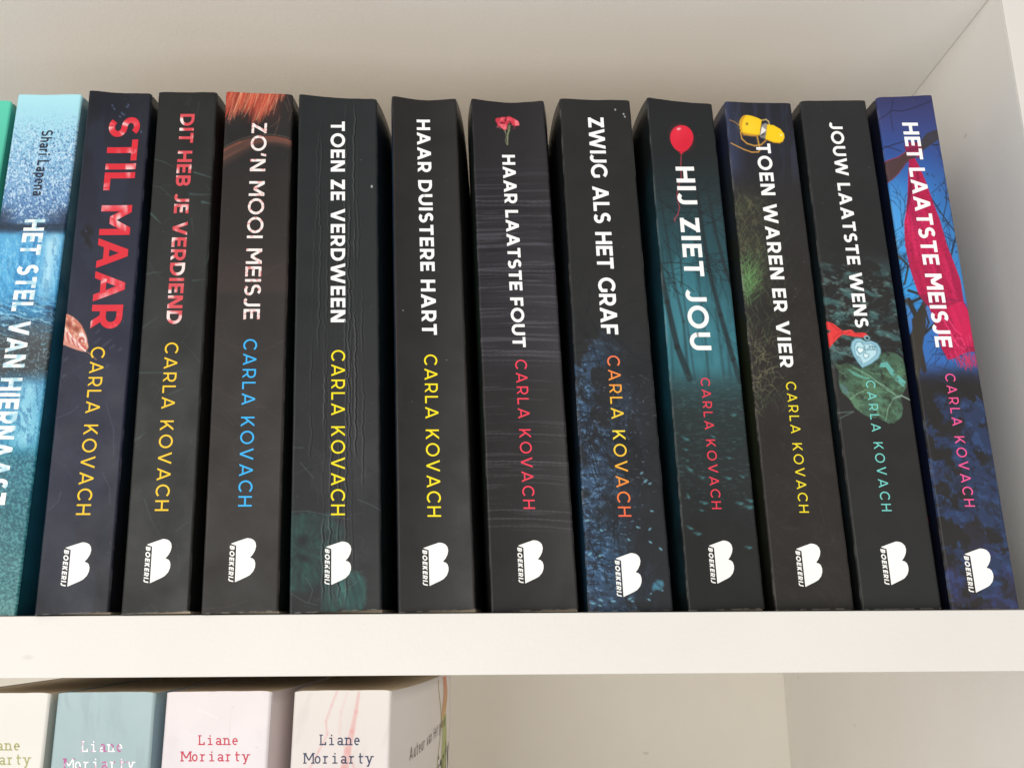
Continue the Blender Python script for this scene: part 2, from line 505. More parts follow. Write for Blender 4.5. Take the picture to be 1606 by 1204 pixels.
class Art:
    """print plate of a spine (colours as printed), drawn with soft brushes"""

    def __init__(self, sp_, seed):
        self.s = sp_
        u, v = np.meshgrid(np.linspace(0, 1, sp_.nu + 1), np.linspace(0, 1, sp_.nv + 1), indexing='ij')
        self.u, self.v = u, v
        self.X, self.Y = sp_.plate(u, v)
        self.C = np.zeros(u.shape + (3,))
        self.rng = random.Random(seed); self.seed = seed

    def n(self, sx, sy_=None, oct=4, k=0):
        sy_ = sy_ or sx
        x, y = self.X / sx, self.Y / sy_
        w1 = fbm(x * 1.7 + 9.1, y * 1.7, self.seed * 31 + k + 501, 3) - .5; w2 = fbm(x * 1.7, y * 1.7 + 5.3, self.seed * 31 + k + 733, 3) - .5
        x, y = x * .83 - y * .41 * min(1, sx / sy_) + 1.5 * w1, y * .9 + 1.5 * w2
        return fbm(x, y, self.seed * 31 + k, oct)

    def grad(self, stops):
        ys = [q[0] for q in stops]; cs = np.array([q[1] for q in stops], float) / 255
        for k in range(3): self.C[..., k] = np.interp(self.Y, ys, cs[:, k])

    def mix(self, mask, col):
        mask = np.clip(mask, 0, 1)[..., None]
        self.C = self.C * (1 - mask) + (np.array(col, float) / 255) * mask

    def box(self, x0, y0, x1, y1):
        uv = self.s.uv([(x0, y0), (x1, y0), (x0, y1), (x1, y1)])
        i0, j0 = np.floor(uv.min(0) * [self.s.nu, self.s.nv]).astype(int) - 2
        i1, j1 = np.ceil(uv.max(0) * [self.s.nu, self.s.nv]).astype(int) + 3
        return slice(max(i0, 0), max(min(i1, self.s.nu + 1), 0)), slice(max(j0, 0), max(min(j1, self.s.nv + 1), 0))

    def line(self, pts, w, col, a=1.0, soft=0.6, w1=None):
        w1 = w if w1 is None else w1
        pts = np.array(pts, float); n = len(pts) - 1
        col = np.array(col, float) / 255
        for i in range(n):
            (x0, y0), (x1, y1) = pts[i], pts[i + 1]
            wa = w + (w1 - w) * i / n; wb = w + (w1 - w) * (i + 1) / n
            mg = max(wa, wb) + 2
            sl = self.box(min(x0, x1) - mg, min(y0, y1) - mg, max(x0, x1) + mg, max(y0, y1) + mg)
            X, Y = self.X[sl], self.Y[sl]
            if X.size == 0: continue
            dx, dy = x1 - x0, y1 - y0
            t = np.clip(((X - x0) * dx + (Y - y0) * dy) / (dx * dx + dy * dy + 1e-9), 0, 1)
            d = np.hypot(X - x0 - t * dx, Y - y0 - t * dy)
            mk = (a * np.clip((((wa + (wb - wa) * t) / 2 + soft - d) / (2 * soft)), 0, 1))[..., None]
            self.C[sl] = self.C[sl] * (1 - mk) + col * mk

    def pmask(self, pts):
        pts = np.array(pts, float)
        x0, y0 = pts.min(0); x1, y1 = pts.max(0)
        sl = self.box(x0 - 2, y0 - 2, x1 + 2, y1 + 2)
        X, Y = self.X[sl], self.Y[sl]
        acc = np.zeros(X.shape)
        for ox, oy in ((-.3, -.3), (.3, -.3), (-.3, .3), (.3, .3)):
            ins = np.zeros(X.shape, bool)
            for i in range(len(pts)):
                ax, ay = pts[i]; bx, by = pts[i - 1]
                c = ((ay > Y + oy) != (by > Y + oy)) & (X + ox < (bx - ax) * (Y + oy - ay) / (by - ay + 1e-12) + ax)
                ins ^= c
            acc += ins / 4.0
        return sl, acc

    def poly(self, pts, col, a=1.0, tex=None):
        sl, mk = self.pmask(pts)
        if mk.size == 0: return
        if tex is not None: mk = mk * tex[sl]
        mk = (mk * a)[..., None]
        self.C[sl] = self.C[sl] * (1 - mk) + (np.array(col, float) / 255) * mk

    def ell(self, cx, cy_, rx, ry, col, a=1.0, ang=0.0, soft=0.15):
        c, s = math.cos(math.radians(ang)), math.sin(math.radians(ang))
        m_ = max(rx, ry) * (1 + soft) + 1
        sl = self.box(cx - m_, cy_ - m_, cx + m_, cy_ + m_)
        X, Y = self.X[sl] - cx, self.Y[sl] - cy_
        if X.size == 0: return
        d = np.hypot((X * c + Y * s) / rx, (-X * s + Y * c) / ry)
        mk = (a * np.clip((1 + soft - d) / (2 * soft), 0, 1))[..., None]
        self.C[sl] = self.C[sl] * (1 - mk) + (np.array(col, float) / 255) * mk

    def wear(self, foot=0.35, edge=0.25):
        """scuffed paper along the folds and at the foot"""
        e = np.minimum(self.u, 1 - self.u) * self.s.w
        nn = fbm(self.X / 3.0, self.Y / 22.0, self.seed + 900, 3)
        self.mix(np.clip(edge * (1 - e / 0.0006), 0, 1) * sstep(0.42, 0.7, nn), (190, 185, 178))
        ft = (1 - self.v) * self.s.h
        self.mix(foot * (ft < 0.00045) * sstep(0.35, 0.6, fbm(self.X / 9.0, self.Y * 0, self.seed + 77, 3)), (215, 205, 190))
        # dust and tiny nicks
        for _ in range(14):
            u, v = self.rng.random(), self.rng.random()
            x, y = self.s.plate(np.array(u), np.array(v))
            self.ell(float(x), float(y), .7, .7, (150, 150, 148), self.rng.uniform(.1, .5))


def build_text(name, spine, text, start, end, t, colfn, parent, mono=None, serif=False, cond=1.09, space=0.26, off=0.00005, mat=None, cap_mm=None):
    """start/end = (baseline point, cap-top point) on the plate of the first and after the last letter"""
    bs, ts = spine.uv([start[0], start[1]]); be, te = spine.uv([end[0], end[1]])
    mm = np.array([spine.w, spine.h])
    length = np.linalg.norm((0.5 * (be + te) - 0.5 * (bs + ts)) * mm)
    cap = 0.5 * (abs((ts - bs)[0]) + abs((te - be)[0])) * spine.w
    if serif: cap = 0.5 * (abs((ts - bs)[1]) + abs((te - be)[1])) * spine.h
    S = layout(text, t, length / cap, mono, serif, cond, space)
    total = length / cap
    V, F, K = [], [], []
    nlet = {}
    for L, R, gi in S:
        z = off + 0.000012 * nlet.get(gi, 0); nlet[gi] = nlet.get(gi, 0) + 1
        # subdivide along the stroke so that it follows the curved spine
        Ls, Rs = [L[0]], [R[0]]
        for i in range(len(L) - 1):
            k = max(1, int(math.ceil(np.linalg.norm((L[i + 1] - L[i] + R[i + 1] - R[i]) / 2) * cap / 0.0009)))
            for q in range(1, k + 1):
                Ls.append(L[i] + (L[i + 1] - L[i]) * q / k); Rs.append(R[i] + (R[i + 1] - R[i]) * q / k)
        b = len(V)
        P = np.stack([np.array(Ls), np.array(Rs)], 1).reshape(-1, 2)
        s = P[:, 0] / total; hh = P[:, 1]
        uv = (bs[None] * ((1 - s) * (1 - hh))[:, None] + ts[None] * ((1 - s) * hh)[:, None]
              + be[None] * (s * (1 - hh))[:, None] + te[None] * (s * hh)[:, None])
        W3 = spine.pos(uv[:, 0], uv[:, 1], z)
        V += list(W3)
        K += [colfn(a, c, gi) for a, c in zip(s, hh)]
        for i in range(len(Ls) - 1):
            F.append((b + 2 * i, b + 2 * i + 1, b + 2 * i + 3, b + 2 * i + 2))
    V = np.array(V); F = np.array(F)
    # face the room (towards -y)
    n = np.cross(V[F[:, 1]] - V[F[:, 0]], V[F[:, 2]] - V[F[:, 0]])
    flip = n[:, 1] > 0
    F[flip] = F[flip][:, ::-1]
    return mesh_obj(name, V, F, mat or M_INK, parent, np.array(K))


LOGO_PTS = [(662.9, 856.1), (675, 851.6), (687.5, 847.3), (690, 847.3), (694, 848.0), (698, 850), (701.3, 854), (702.6, 860), (701.4, 866.5), (698.3, 873),
            (694, 878.6), (698, 879.3), (701.4, 882.5), (703.1, 888), (702.9, 894), (700.5, 901), (695.5, 907), (690, 910.2), (673.2, 918.2), (671.8, 859.2)]
LOGO_TXT = ((662.0, 858.8), (669.5, 860.4)), ((662.9, 916.2), (670.5, 917.8))
_ref = Spine((-.01268 - .00633, .0009), (-.01268, .00066), (-.00965, .0009), (-.00404, .00066), .215)
LOGO_REF = None


def build_logo(spine, centre, parent, tint=(250, 248, 243)):
    """white publisher's mark: a slanted B-shaped block with the name running down its stem"""
    global LOGO_REF
    mm = np.array([spine.w, spine.h])
    if LOGO_REF is None:
        b = BOOK_SPINES['plain']
        q = b.uv(LOGO_PTS) * [b.w, b.h]; tx = [b.uv(p) * [b.w, b.h] for p in LOGO_TXT]
        c0 = b.uv([(683.0, 882.4)])[0] * [b.w, b.h]
        LOGO_REF = q - c0, [p - c0 for p in tx]
    Q, TX = LOGO_REF
    c = spine.uv([centre])[0] * mm
    Q = Q + c
    V, F, K = [], [], []
    ys = np.linspace(Q[:, 1].min() + 1e-6, Q[:, 1].max() - 1e-6, 90)
    nc = 40
    for y in ys:
        xs = []
        for i in range(len(Q)):
            (x0, y0), (x1, y1) = Q[i - 1], Q[i]
            if (y0 > y) != (y1 > y): xs.append(x0 + (x1 - x0) * (y - y0) / (y1 - y0))
        xs = [min(xs), max(xs)]
        xx = np.linspace(xs[0], xs[1], nc)
        V += list(spine.pos(xx / spine.w, np.full(nc, y / spine.h), 0.00009))
    for r in range(len(ys) - 1):
        for k in range(nc - 1):
            a = r * nc + k
            F.append((a, a + nc, a + nc + 1, a + 1))
    K = np.tile(np.array(tint) / 255.0, (len(V), 1))
    V = np.array(V); F = np.array(F)
    nrm = np.cross(V[F[:, 1]] - V[F[:, 0]], V[F[:, 2]] - V[F[:, 0]])
    F[nrm[:, 1] > 0] = F[nrm[:, 1] > 0][:, ::-1]
    o = mesh_obj('publisher_logo', V, F, M_INK, parent, K)
    px = [spine.plate(*( (p + c).T / mm[:, None])) for p in TX]
    st = [(px[0][0][k], px[0][1][k]) for k in range(2)]; en = [(px[1][0][k], px[1][1][k]) for k in range(2)]
    t = build_text('publisher_name', spine, 'BOEKERIJ', st, en, 0.25, lambda s, h, g: np.array(tint) / 255, parent)
    t.parent = o; t.matrix_parent_inverse = Matrix.Identity(4)
    return o


def cover_sheet(name, spine, side, flare_top, flare_bot, mat, parent, depth=0.132, scale=0.014, thick=0.0003, cols=None):
    """card cover bending back from one fold of the spine (side -1 left, +1 right)"""
    nd, nh = 40, 40
    d = np.linspace(0, 1, nd + 1) ** 1.7 * depth
    v = np.linspace(0, 1, nh + 1)
    e = 0.0 if side < 0 else 1.0
    base = spine.pos(np.full(nh + 1, e), v)
    V = []
    for layer in (0, 1):
        for i in range(nd + 1):
            g = (flare_top * (1 - v) + flare_bot * v) * (1 - np.exp(-d[i] / scale))
            p = base.copy()
            p[:, 0] += side * (g - layer * thick - 0.00002)
            p[:, 1] += d[i] - (0.00012 if i == 0 else 0)
            # the worn head corner is rounded off a little
            rr = 0.0012
            cut = rr - math.sqrt(max(0, rr * rr - max(0, rr - d[i]) ** 2))
            p[0, 2] -= cut
            V.append(p)
    V = np.concatenate(V)
    g1 = grid_faces(nd, nh)
    n1 = (nd + 1) * (nh + 1)
    F = [g1, g1[:, ::-1] + n1]
    idx = lambda i, j: i * (nh + 1) + j
    rim = []
    for i in range(nd):
        for j in (0, nh):
            rim.append((idx(i, j), idx(i + 1, j), idx(i + 1, j) + n1, idx(i, j) + n1))
    for j in range(nh):
        for i in (0, nd):
            rim.append((idx(i, j), idx(i, j + 1), idx(i, j + 1) + n1, idx(i, j) + n1))
    F = np.concatenate(F + [np.array(rim)])
    return mesh_obj(name, V, F, mat, parent, smooth=False)


def page_block(spine, fl, fr, parent, depth=0.1305, scale=(0.014, 0.014), drop=0.0006):
    """the trimmed pages between the two covers"""
    nd = 14
    d = np.linspace(0, 1, nd + 1) ** 1.6 * depth
    V = []
    for i in range(nd + 1):
        dd = d[i] + 0.0012
        for v, zz in ((0.0, -drop), (1.0, 0.0002)):
            l = spine.pos(np.array([0.0]), np.array([v]))[0]; r = spine.pos(np.array([1.0]), np.array([v]))[0]
            gl = (fl[0] if v == 0 else fl[1]) * (1 - math.exp(-dd / scale[0])); gr = (fr[0] if v == 0 else fr[1]) * (1 - math.exp(-dd / scale[1]))
            mid = spine.pos(np.array([0.5]), np.array([v]))[0]
            yl = max(l[1], r[1], mid[1]) + dd + 0.0006
            z = spine.z0 + (spine.h if v == 0 else 0) + zz
            V.append((l[0] - gl + 0.0005, yl, z)); V.append((r[0] + gr - 0.0005, yl, z))
    F = []
    for i in range(nd):
        a = i * 4; b = a + 4
        F += [(a, a + 1, b + 1, b), (a + 2, b + 2, b + 3, a + 3), (a, b, b + 2, a + 2), (a + 1, a + 3, b + 3, b + 1)]
    F += [(0, 2, 3, 1), (nd * 4, nd * 4 + 1, nd * 4 + 3, nd * 4 + 2)]
    return mesh_obj('page_block', V, F, M_PAGES, parent)


def spine_mesh(spine, art, parent, mat=None):
    u, v = art.u.ravel(), art.v.ravel()
    V = spine.pos(u, v)
    F = grid_faces(spine.nu, spine.nv)
    return mesh_obj('spine', V, F, mat or M_PRINT, parent, art.C.reshape(-1, 3), smooth=True)


def book_root(spine, label, group):
    e = bpy.data.objects.new('paperback_book', None)
    b = 0.25 * sum(spine.c)
    e.location = (b[0], b[1] + 0.065, spine.z0)
    e.empty_display_size = 0.01
    COL.objects.link(e)
    e['label'] = label; e['category'] = 'book'; e['group'] = group
    return e


# ------------------------------------------------------------------ the books: spines first (corners measured off the shelf, metres)
UP_H = 0.2147
Z0 = 0.0003
BOOK_SPINES = {
    'teal':     Spine((-.2375, -.0010), (-.2079, -.0012), (-.2384, -.001), (-.2083, -.0012), .2120, Z0, 0.0003),
    'rain':     Spine((-.2054, -.0017), (-.1782, -.0017), (-.2049, -.0017), (-.1770, -.0017), UP_H, Z0, 0.0004),
    'navy':     Spine((-.1739, -.0049), (-.14837, -.0025), (-.16887, -.0049), (-.14321, -.0025), UP_H, Z0, 0.0010, .0009),
    'grass':    Spine((-.1452, -.0035), (-.12018, -.0035), (-.13837, -.0035), (-.11376, -.0035), UP_H, Z0, 0.0003, .0010),
    'hair':     Spine((-.11651, -.0041), (-.08859, -.0020), (-.10926, -.0041), (-.08166, -.0020), UP_H, Z0, 0.0005, .0009),
    'creased':  Spine((-.0860, -.0024), (-.05329, .0016), (-.07777, -.0024), (-.0444, .0016), UP_H, Z0, 0.0012, .0013),
    'plain':    Spine((-.0466, -.0011), (-.01901, .0009), (-.03808, -.0011), (-.00965, .0009), UP_H, Z0, 0.0026, .0012),
    'carnation': Spine((-.01268, .0007), (.0188, .0024), (-.00404, .0007), (.02858, .0024), UP_H, Z0, 0.0028, .0010),
    'twigs':    Spine((.02539, .0011), (.05611, .0024), (.03193, .0011), (.06387, .0024), UP_H, Z0, 0.0005, .0003),
    'balloon':  Spine((.06299, -.0001), (.09256, .0051), (.06884, -.0001), (.09892, .0051), UP_H, Z0, 0.0011, .0007),
    'handbag':  Spine((.09743, .0030), (.12702, .0045), (.10194, .0030), (.13239, .0045), UP_H, Z0, 0.0006, .0004),
    'locket':   Spine((.13024, .0030), (.15894, .0023), (.13446, .0030), (.16437, .0023), UP_H, Z0, 0.0001, .0003),
    'scarf':    Spine((.16241, .0002), (.18617, -.0017), (.16662, .0002), (.1911, -.0017), UP_H, Z0, 0.0002, .0002),
}
ORDER = list(BOOK_SPINES)
ARTS = {k: Art(s, i + 1) for i, (k, s) in enumerate(BOOK_SPINES.items())}
rnd = random.Random(5)


def off(x0, y0, s, pts):
    return [(x0 + x / s, y0 + y / s) for x, y in pts]


def scratches(a, n, x0, x1, y0, y1, col, wmin=.5, wmax=1.1, lo=20, hi=90, al=.35, ang=None):
    r = a.rng
    for _ in range(n):
        x, y = r.uniform(x0, x1), r.uniform(y0, y1)
        q = math.radians(ang + r.uniform(-12, 12)) if ang is not None else r.uniform(0, 6.28)
        L = r.uniform(lo, hi); c = r.uniform(-.25, .25)
        pts = [(x + L * t * math.cos(q + c * t), y + L * t * math.sin(q + c * t)) for t in (0, .25, .5, .75, 1)]
        a.line(pts, r.uniform(wmin, wmax), col, r.uniform(.3, 1) * al, w1=.3)


def twig(a, x, y, q, L, w, col, depth, al=1.0, spread=.6, curl=.25):
    """a branching twig"""
    r = a.rng
    pts = [(x, y)]
    for k in range(5):
        q += r.uniform(-curl, curl)
        x += L / 5 * math.cos(q); y += L / 5 * math.sin(q); pts.append((x, y))
        if depth > 0 and k > 0 and r.random() < .75:
            twig(a, x, y, q + r.choice((-1, 1)) * r.uniform(.4, 1) * spread, L * r.uniform(.4, .65), w * .6, col, depth - 1, al, spread, curl)
    a.line(pts, w, col, al, w1=w * .5)


# --- turquoise spine cut by the left edge
a = ARTS['teal']
a.grad([(150, (92, 205, 175)), (300, (70, 178, 148)), (960, (50, 140, 120))])
a.wear(.2, .1)

# --- rain on a window
a = ARTS['rain']
Y0 = a.Y.copy()
a.Y = Y0 + 16 * (a.n(22, 16, 4, 60) - .5) * sstep(300, 340, Y0) * sstep(740, 690, Y0)
a.grad([(145, (172, 226, 234)), (200, (160, 212, 230)), (250, (140, 188, 218)), (300, (116, 160, 200)), (334, (86, 124, 168)), (350, (62, 96, 132)), (366, (74, 152, 200)), (400, (62, 150, 206)),
        (450, (44, 140, 198)), (486, (46, 116, 160)), (508, (64, 84, 96)), (530, (56, 62, 66)), (575, (52, 60, 64)), (598, (44, 122, 164)), (640, (58, 148, 186)), (690, (54, 146, 178)),
        (716, (34, 112, 134)), (800, (34, 100, 112)), (962, (70, 124, 122))])
um = a.u
lite = sstep(350, 378, a.Y) * sstep(492, 430, a.Y)
a.mix(lite * np.exp(-((um - .84) / .13) ** 2) * .9 * (.6 + .4 * a.n(5, 40, 3, 61)), (204, 236, 242))
a.mix(lite * np.exp(-((um - .22) / .18) ** 2) * .45, (120, 200, 234))
a.mix(lite * sstep(.52, .7, a.n(4, 16, 4, 8)) * .4, (24, 96, 150))
a.mix(lite * sstep(.58, .72, a.n(3, 10, 3, 18)) * .45, (150, 214, 238))
st = sstep(452, 480, a.Y) * sstep(530, 500, a.Y)
a.mix(st * sstep(.48, .62, fbm((a.X + a.Y * 2.2) / 40, (a.Y - a.X * .25) / 3.4, 9, 4)) * .85, (22, 60, 90))
a.mix(st * sstep(.58, .72, fbm((a.X + a.Y) / 30, (a.Y - a.X * .25) / 3, 19, 3)) * .7, (150, 212, 236))
l2 = sstep(582, 606, a.Y) * sstep(704, 684, a.Y)
a.mix(l2 * np.exp(-((um - .8) / .17) ** 2) * .85 * (.6 + .4 * a.n(5, 30, 3, 62)), (164, 220, 234))
a.mix(l2 * sstep(.5, .68, a.n(3.4, 8, 4, 5)) * .55, (22, 90, 140))
a.Y = Y0
sp1 = fbm(a.X / 1.5 + 3 * a.n(8, 8, 2, 63), a.Y / 1.9, 3, 2); sp2 = fbm(a.X / 2.0, a.Y / 2.5 + 3 * a.n(8, 8, 2, 64), 4, 2)
wt = sstep(160, 240, a.Y) * sstep(366, 326, a.Y)
dr = sstep(.1, .9, a.n(34, 46, 3, 2))
a.mix(wt * sstep(.53, .68, sp1) * (.35 + .65 * dr) * .9, (54, 88, 142))
a.mix(wt * sstep(.54, .68, 1 - sp2) * .8, (206, 230, 244))
a.mix(sstep(312, 338, a.Y) * sstep(364, 345, a.Y) * np.maximum(sstep(.62, .95, um + .3 * (a.n(12, 9, 3, 65) - .5)), sstep(.3, .05, um)) * .8, (36, 50, 74))
a.mix(sstep(342, 350, a.Y) * sstep(366, 354, a.Y) * sstep(.35, .6, a.n(20, 6, 4, 66)) * .8, (28, 44, 62))
for _ in range(26):
    x, y = rnd.uniform(0, 84), rnd.uniform(512, 576)
    a.line([(x, y), (x + rnd.uniform(3, 10), y + rnd.uniform(-3, 1))], rnd.uniform(.8, 1.8), rnd.choice([(96, 170, 190), (26, 30, 34), (60, 100, 120)]), .7)
low = sstep(684, 716, a.Y + 10 * (a.n(14, 14) - .5))
sp3 = fbm(a.X / 2.4 + 2 * a.n(9, 9, 2, 67), a.Y / 2.4, 14, 2)
a.mix(low * sstep(.52, .70, sp3) * .5, (108, 172, 174)); a.mix(low * sstep(.52, .70, 1 - sp3) * .5, (16, 68, 84))
mid_ = sstep(366, 380, a.Y) * sstep(690, 680, a.Y)
a.mix(mid_ * sstep(.6, .74, fbm(a.X / 2.0 + 2 * a.n(7, 7, 2, 68), a.Y / 2.6, 24, 2)) * .35, (180, 226, 240))
a.wear(.2, .05)

# --- navy, dried leaf
a = ARTS['navy']
a.grad([(140, (18, 19, 27)), (200, (24, 26, 40)), (400, (30, 34, 55)), (700, (32, 34, 54)), (960, (28, 29, 37))])
a.mix(sstep(.45, .75, a.n(60, 120)) * .35, (44, 52, 74))
for x, y in ((175, 164), (178, 169), (200, 163), (198, 166), (190, 176), (193, 178), (187, 181), (221, 206)):
    a.ell(x, y, 2.2, 1.4, (74, 88, 118), .8, rnd.uniform(0, 90), .5)
a.mix(np.exp(-(((a.X - 136) / 12) ** 2 + ((a.Y - 372) / 20) ** 2) ** 2) * sstep(.3, .5, a.n(10)), (18, 16, 18))
for x, y, l in ((148, 536, 12), (160, 542, 18), (172, 545, 9), (186, 548, 5), (150, 520, 7), (100, 565, 8), (98, 590, 6), (165, 575, 7)):
    a.line([(x, y), (x + l * .7, y - l * .6)], 3, (62, 68, 84), .7, soft=1.2)
scratches(a, 26, 60, 200, 560, 950, (82, 90, 112), al=.35)
for x0, y0, x1, y1 in ((88, 655, 122, 635), (165, 630, 178, 715), (95, 770, 75, 800), (160, 740, 172, 790)):
    a.line([(x0, y0), ((x0 + x1) / 2 + 6, (y0 + y1) / 2), (x1, y1)], 1, (88, 96, 116), .5)
leaf = [(101, 491), (107, 492), (114, 495.5), (121, 501), (127, 508), (132, 518), (135.5, 529), (137.5, 539), (137, 545), (133.5, 549.6), (128, 549.5), (119, 547),
        (108, 543), (101, 540), (96, 538.5), (98, 520), (99.5, 505)]
sl, mk = a.pmask(leaf)
a.poly(leaf, (206, 138, 122))
upper = [(101, 491), (107, 492), (114, 495.5), (121, 501), (127, 508), (132, 518), (136, 531), (137.5, 543), (134, 545), (124, 536), (112, 524), (99.5, 511)]
a.poly(upper, (196, 112, 92), .9)
tx = sstep(.48, .62, fbm((a.X - a.Y * .4) / 4, (a.Y + a.X) / 12, 44, 3))
a.poly(upper, (236, 196, 172), .7, tx)
a.ell(107, 507, 4, 6, (128, 52, 38), .85, -25, .6); a.ell(119, 515, 6, 4, (140, 66, 44), .9, 50, .6)
a.poly([(124, 521), (130, 520), (134.5, 530), (135, 536), (129, 534), (123, 526)], (240, 226, 228), .9)
a.ell(126, 531, 6.2, 6, (226, 168, 150), .9); a.ell(127, 532, 4.8, 4.6, (168, 60, 56), .9); a.ell(128, 533, 2.2, 2.6, (228, 180, 160), .9)
a.poly([(122, 538), (133, 540), (136, 545), (130, 548)], (190, 80, 74), .8)
a.line([(99.4, 511), (112, 527), (124, 540), (133, 549)], 2.4, (240, 216, 208))
for t in np.linspace(0, 1, 9):
    x, y = 99 + 28 * t, 512 + 29 * t
    if y + 6 < 547:
        a.line([(x, y), (x - 1 + 3 * t, y + 7), (x + 1 + 6 * t, y + 14 * (1 - t) + 6)], 1.3, (238, 212, 206) if int(t * 8) % 2 else (184, 62, 66), .8)
a.line([(136, 550), (143, 556), (150, 562)], 1.5, (150, 104, 84))
a.wear(.3, .3)

# --- charcoal with blades of grass
a = ARTS['grass']
a.grad([(140, (24, 25, 23)), (300, (30, 31, 29)), (700, (33, 34, 32)), (960, (33, 33, 30))])
a.mix(sstep(.5, .8, a.n(40, 60)) * .3, (42, 46, 46))
G = (74, 104, 104)
for p, w, al in (([(304, 271.7), (318, 276), (333, 281)], 2.4, .75), ([(240, 251), (256, 255), (273, 264)], 1.4, .6), ([(298, 306), (316, 307.5), (331, 307)], 4, .45),
                 ([(317, 319), (332, 322)], 4.5, .6), ([(234, 335), (243, 344), (253, 354)], 4, .6), ([(236, 292), (252, 296), (270, 312)], 1.2, .5),
                 ([(226, 434), (240, 430), (253, 430)], 2.2, .5), ([(302, 443), (324, 441)], 2.4, .5), ([(222, 518), (247, 500)], 1.5, .5),
                 ([(216, 588), (260, 587), (302, 585)], 3, .4), ([(208, 694), (218, 689), (230, 679)], 5, .35), ([(264, 622), (287, 612)], 1.2, .6),
                 ([(226, 785), (236, 815), (253, 846)], 2, .4), ([(276, 834), (297, 818)], 1.5, .4), ([(328, 400), (322, 420)], 4, .4), ([(300, 345), (304, 375)], 3, .3),
                 ([(224, 376), (234, 384)], 4, .35), ([(312, 160), (308, 182)], 1, .4), ([(290, 165), (300, 150)], 1, .3)):
    a.line(p, w, G, al, soft=.9, w1=.6)
scratches(a, 46, 200, 340, 150, 950, (96, 116, 114), .4, .9, 12, 60, .4)
a.wear(.35, .25)

# --- brown with red hair over the head
a = ARTS['hair']
a.grad([(140, (38, 30, 28)), (210, (32, 29, 28)), (300, (36, 31, 29)), (500, (42, 36, 34)), (750, (44, 39, 37)), (960, (38, 34, 31))])
arcy = lambda x: 212 + 18 * ((x - 418) / 62.0) ** 2
bd = a.Y - arcy(a.X)
thick = 20 + 16 * sstep(430, 352, a.X)
streak = fbm(bd / 2.6 + a.X * .02, a.X / 60, 8, 3)
a.mix(sstep(0, 4, bd) * sstep(1, .35, bd / thick) * (.25 + .75 * streak), (118, 74, 60))
a.mix(sstep(0, 3, bd) * sstep(7, 3, bd) * sstep(.35, .6, a.n(30, 30)) * .7, (134, 72, 54))
a.line([(x, arcy(x) - 1) for x in range(350, 460, 8)], .9, (120, 96, 84), .7)
r = a.rng
a.mix(sstep(200, 150, a.Y + (a.X - 400) * -.12) * sstep(448, 425, a.X) * .75, (112, 40, 28))
for k in range(620):
    x = 350 + 100 * r.random(); tone = r.random()
    ln = (26 + 34 * r.random()) * (0.72 + .28 * math.sin((x - 345) / 15.0) ** 2) * (1 if x < 440 else .5)
    if x > 436 and r.random() < .6: continue
    sl_ = r.uniform(.18, .42)
    pts = [(x, 137), (x - ln * sl_ * .45, 137 + ln * .5), (x - ln * sl_ * r.uniform(.9, 1.2), 137 + ln)]
    col = (192, 68, 46) if tone < .4 else (226, 136, 98) if tone < .58 else (120, 40, 30) if tone < .88 else (240, 196, 160)
    a.line(pts, r.uniform(.7, 1.3), col, r.uniform(.45, .9), w1=.3)
for p in ([(366, 150), (368, 160), (369, 170), (367, 184)], [(450, 150), (454, 164), (457, 174), (454, 190)], [(438, 180), (437, 190), (434, 202), (430, 212)], [(424, 199), (432, 194), (440, 184)], [(447, 160), (450, 168), (452, 176)]):
    a.line(p, .7, (150, 104, 82), .55)
for k in range(34):
    x, y = r.uniform(320, 460), r.uniform(260, 940)
    R_ = r.uniform(30, 120); q = r.uniform(.2, 2.4)
    a.line([(x + R_ * math.cos(q + t), y + R_ * math.sin(q + t) * .8) for t in np.linspace(0, .9, 6)], r.uniform(.5, .9), (92, 72, 62), r.uniform(.15, .5))
a.mix(sstep(370, 440, a.Y) * sstep(470, 455, a.Y) * .18, (104, 72, 62))
scratches(a, 20, 330, 450, 600, 900, (110, 92, 84), al=.3)
a.wear(.35, .25)

# --- thick, creased, teal flower at the foot
a = ARTS['creased']
a.grad([(140, (32, 35, 37)), (500, (34, 36, 38)), (640, (38, 38, 41)), (780, (36, 36, 38)), (960, (36, 37, 38))])
a.mix(sstep(.5, .7, a.n(30, 40)) * sstep(600, 680, a.Y) * .4, (54, 54, 58))
fx = a.X + 10 * (a.n(12, 12, 3, 71) - .5); fy = a.Y + 12 * (a.n(12, 12, 3, 72) - .5)
rad = np.hypot(a.X - 474, a.Y - 856); ang_ = np.arctan2(a.Y - 856, a.X - 474)
vein = fbm(ang_ * 9, rad / 30, 73, 3)
fl = sstep(797, 803, fy - .05 * (fx - 455)) * sstep(1.05, .8, np.hypot((fx - 460) / 86, (fy - 850) / 84))
a.mix(fl * (.15 + .6 * vein) * (.35 + .65 * a.n(16, 20, 4, 74)), (44, 122, 110)); a.mix(fl * sstep(.5, .7, a.n(5, 9, 4, 79)) * .4, (24, 40, 40))
f2 = sstep(1.06, .82, np.hypot((fx - 552) / 25, (fy - 930) / 40)); v2 = fbm((a.X - .3 * a.Y) / 3.5, a.Y / 40, 75, 3)
a.mix(f2 * (.05 + .85 * v2) * (.5 + .5 * a.n(9, 16, 3, 80)), (48, 136, 124))
f3 = sstep(1.1, .7, np.hypot((fx - 518) / 18, (fy - 940) / 34))
a.mix(f3 * (.0 + .8 * v2) * (.4 + .6 * a.n(9, 16, 3, 81)), (42, 124, 112))
a.ell(474, 846, 8, 9, (20, 26, 26), .8, 0, .7); a.ell(475, 873, 9, 5, (20, 26, 26), .8, 20, .7); a.ell(508, 838, 14, 6, (22, 30, 30), .5, 40, .8)
a.ell(556, 935, 9, 20, (28, 66, 62), .6, 20, .5)
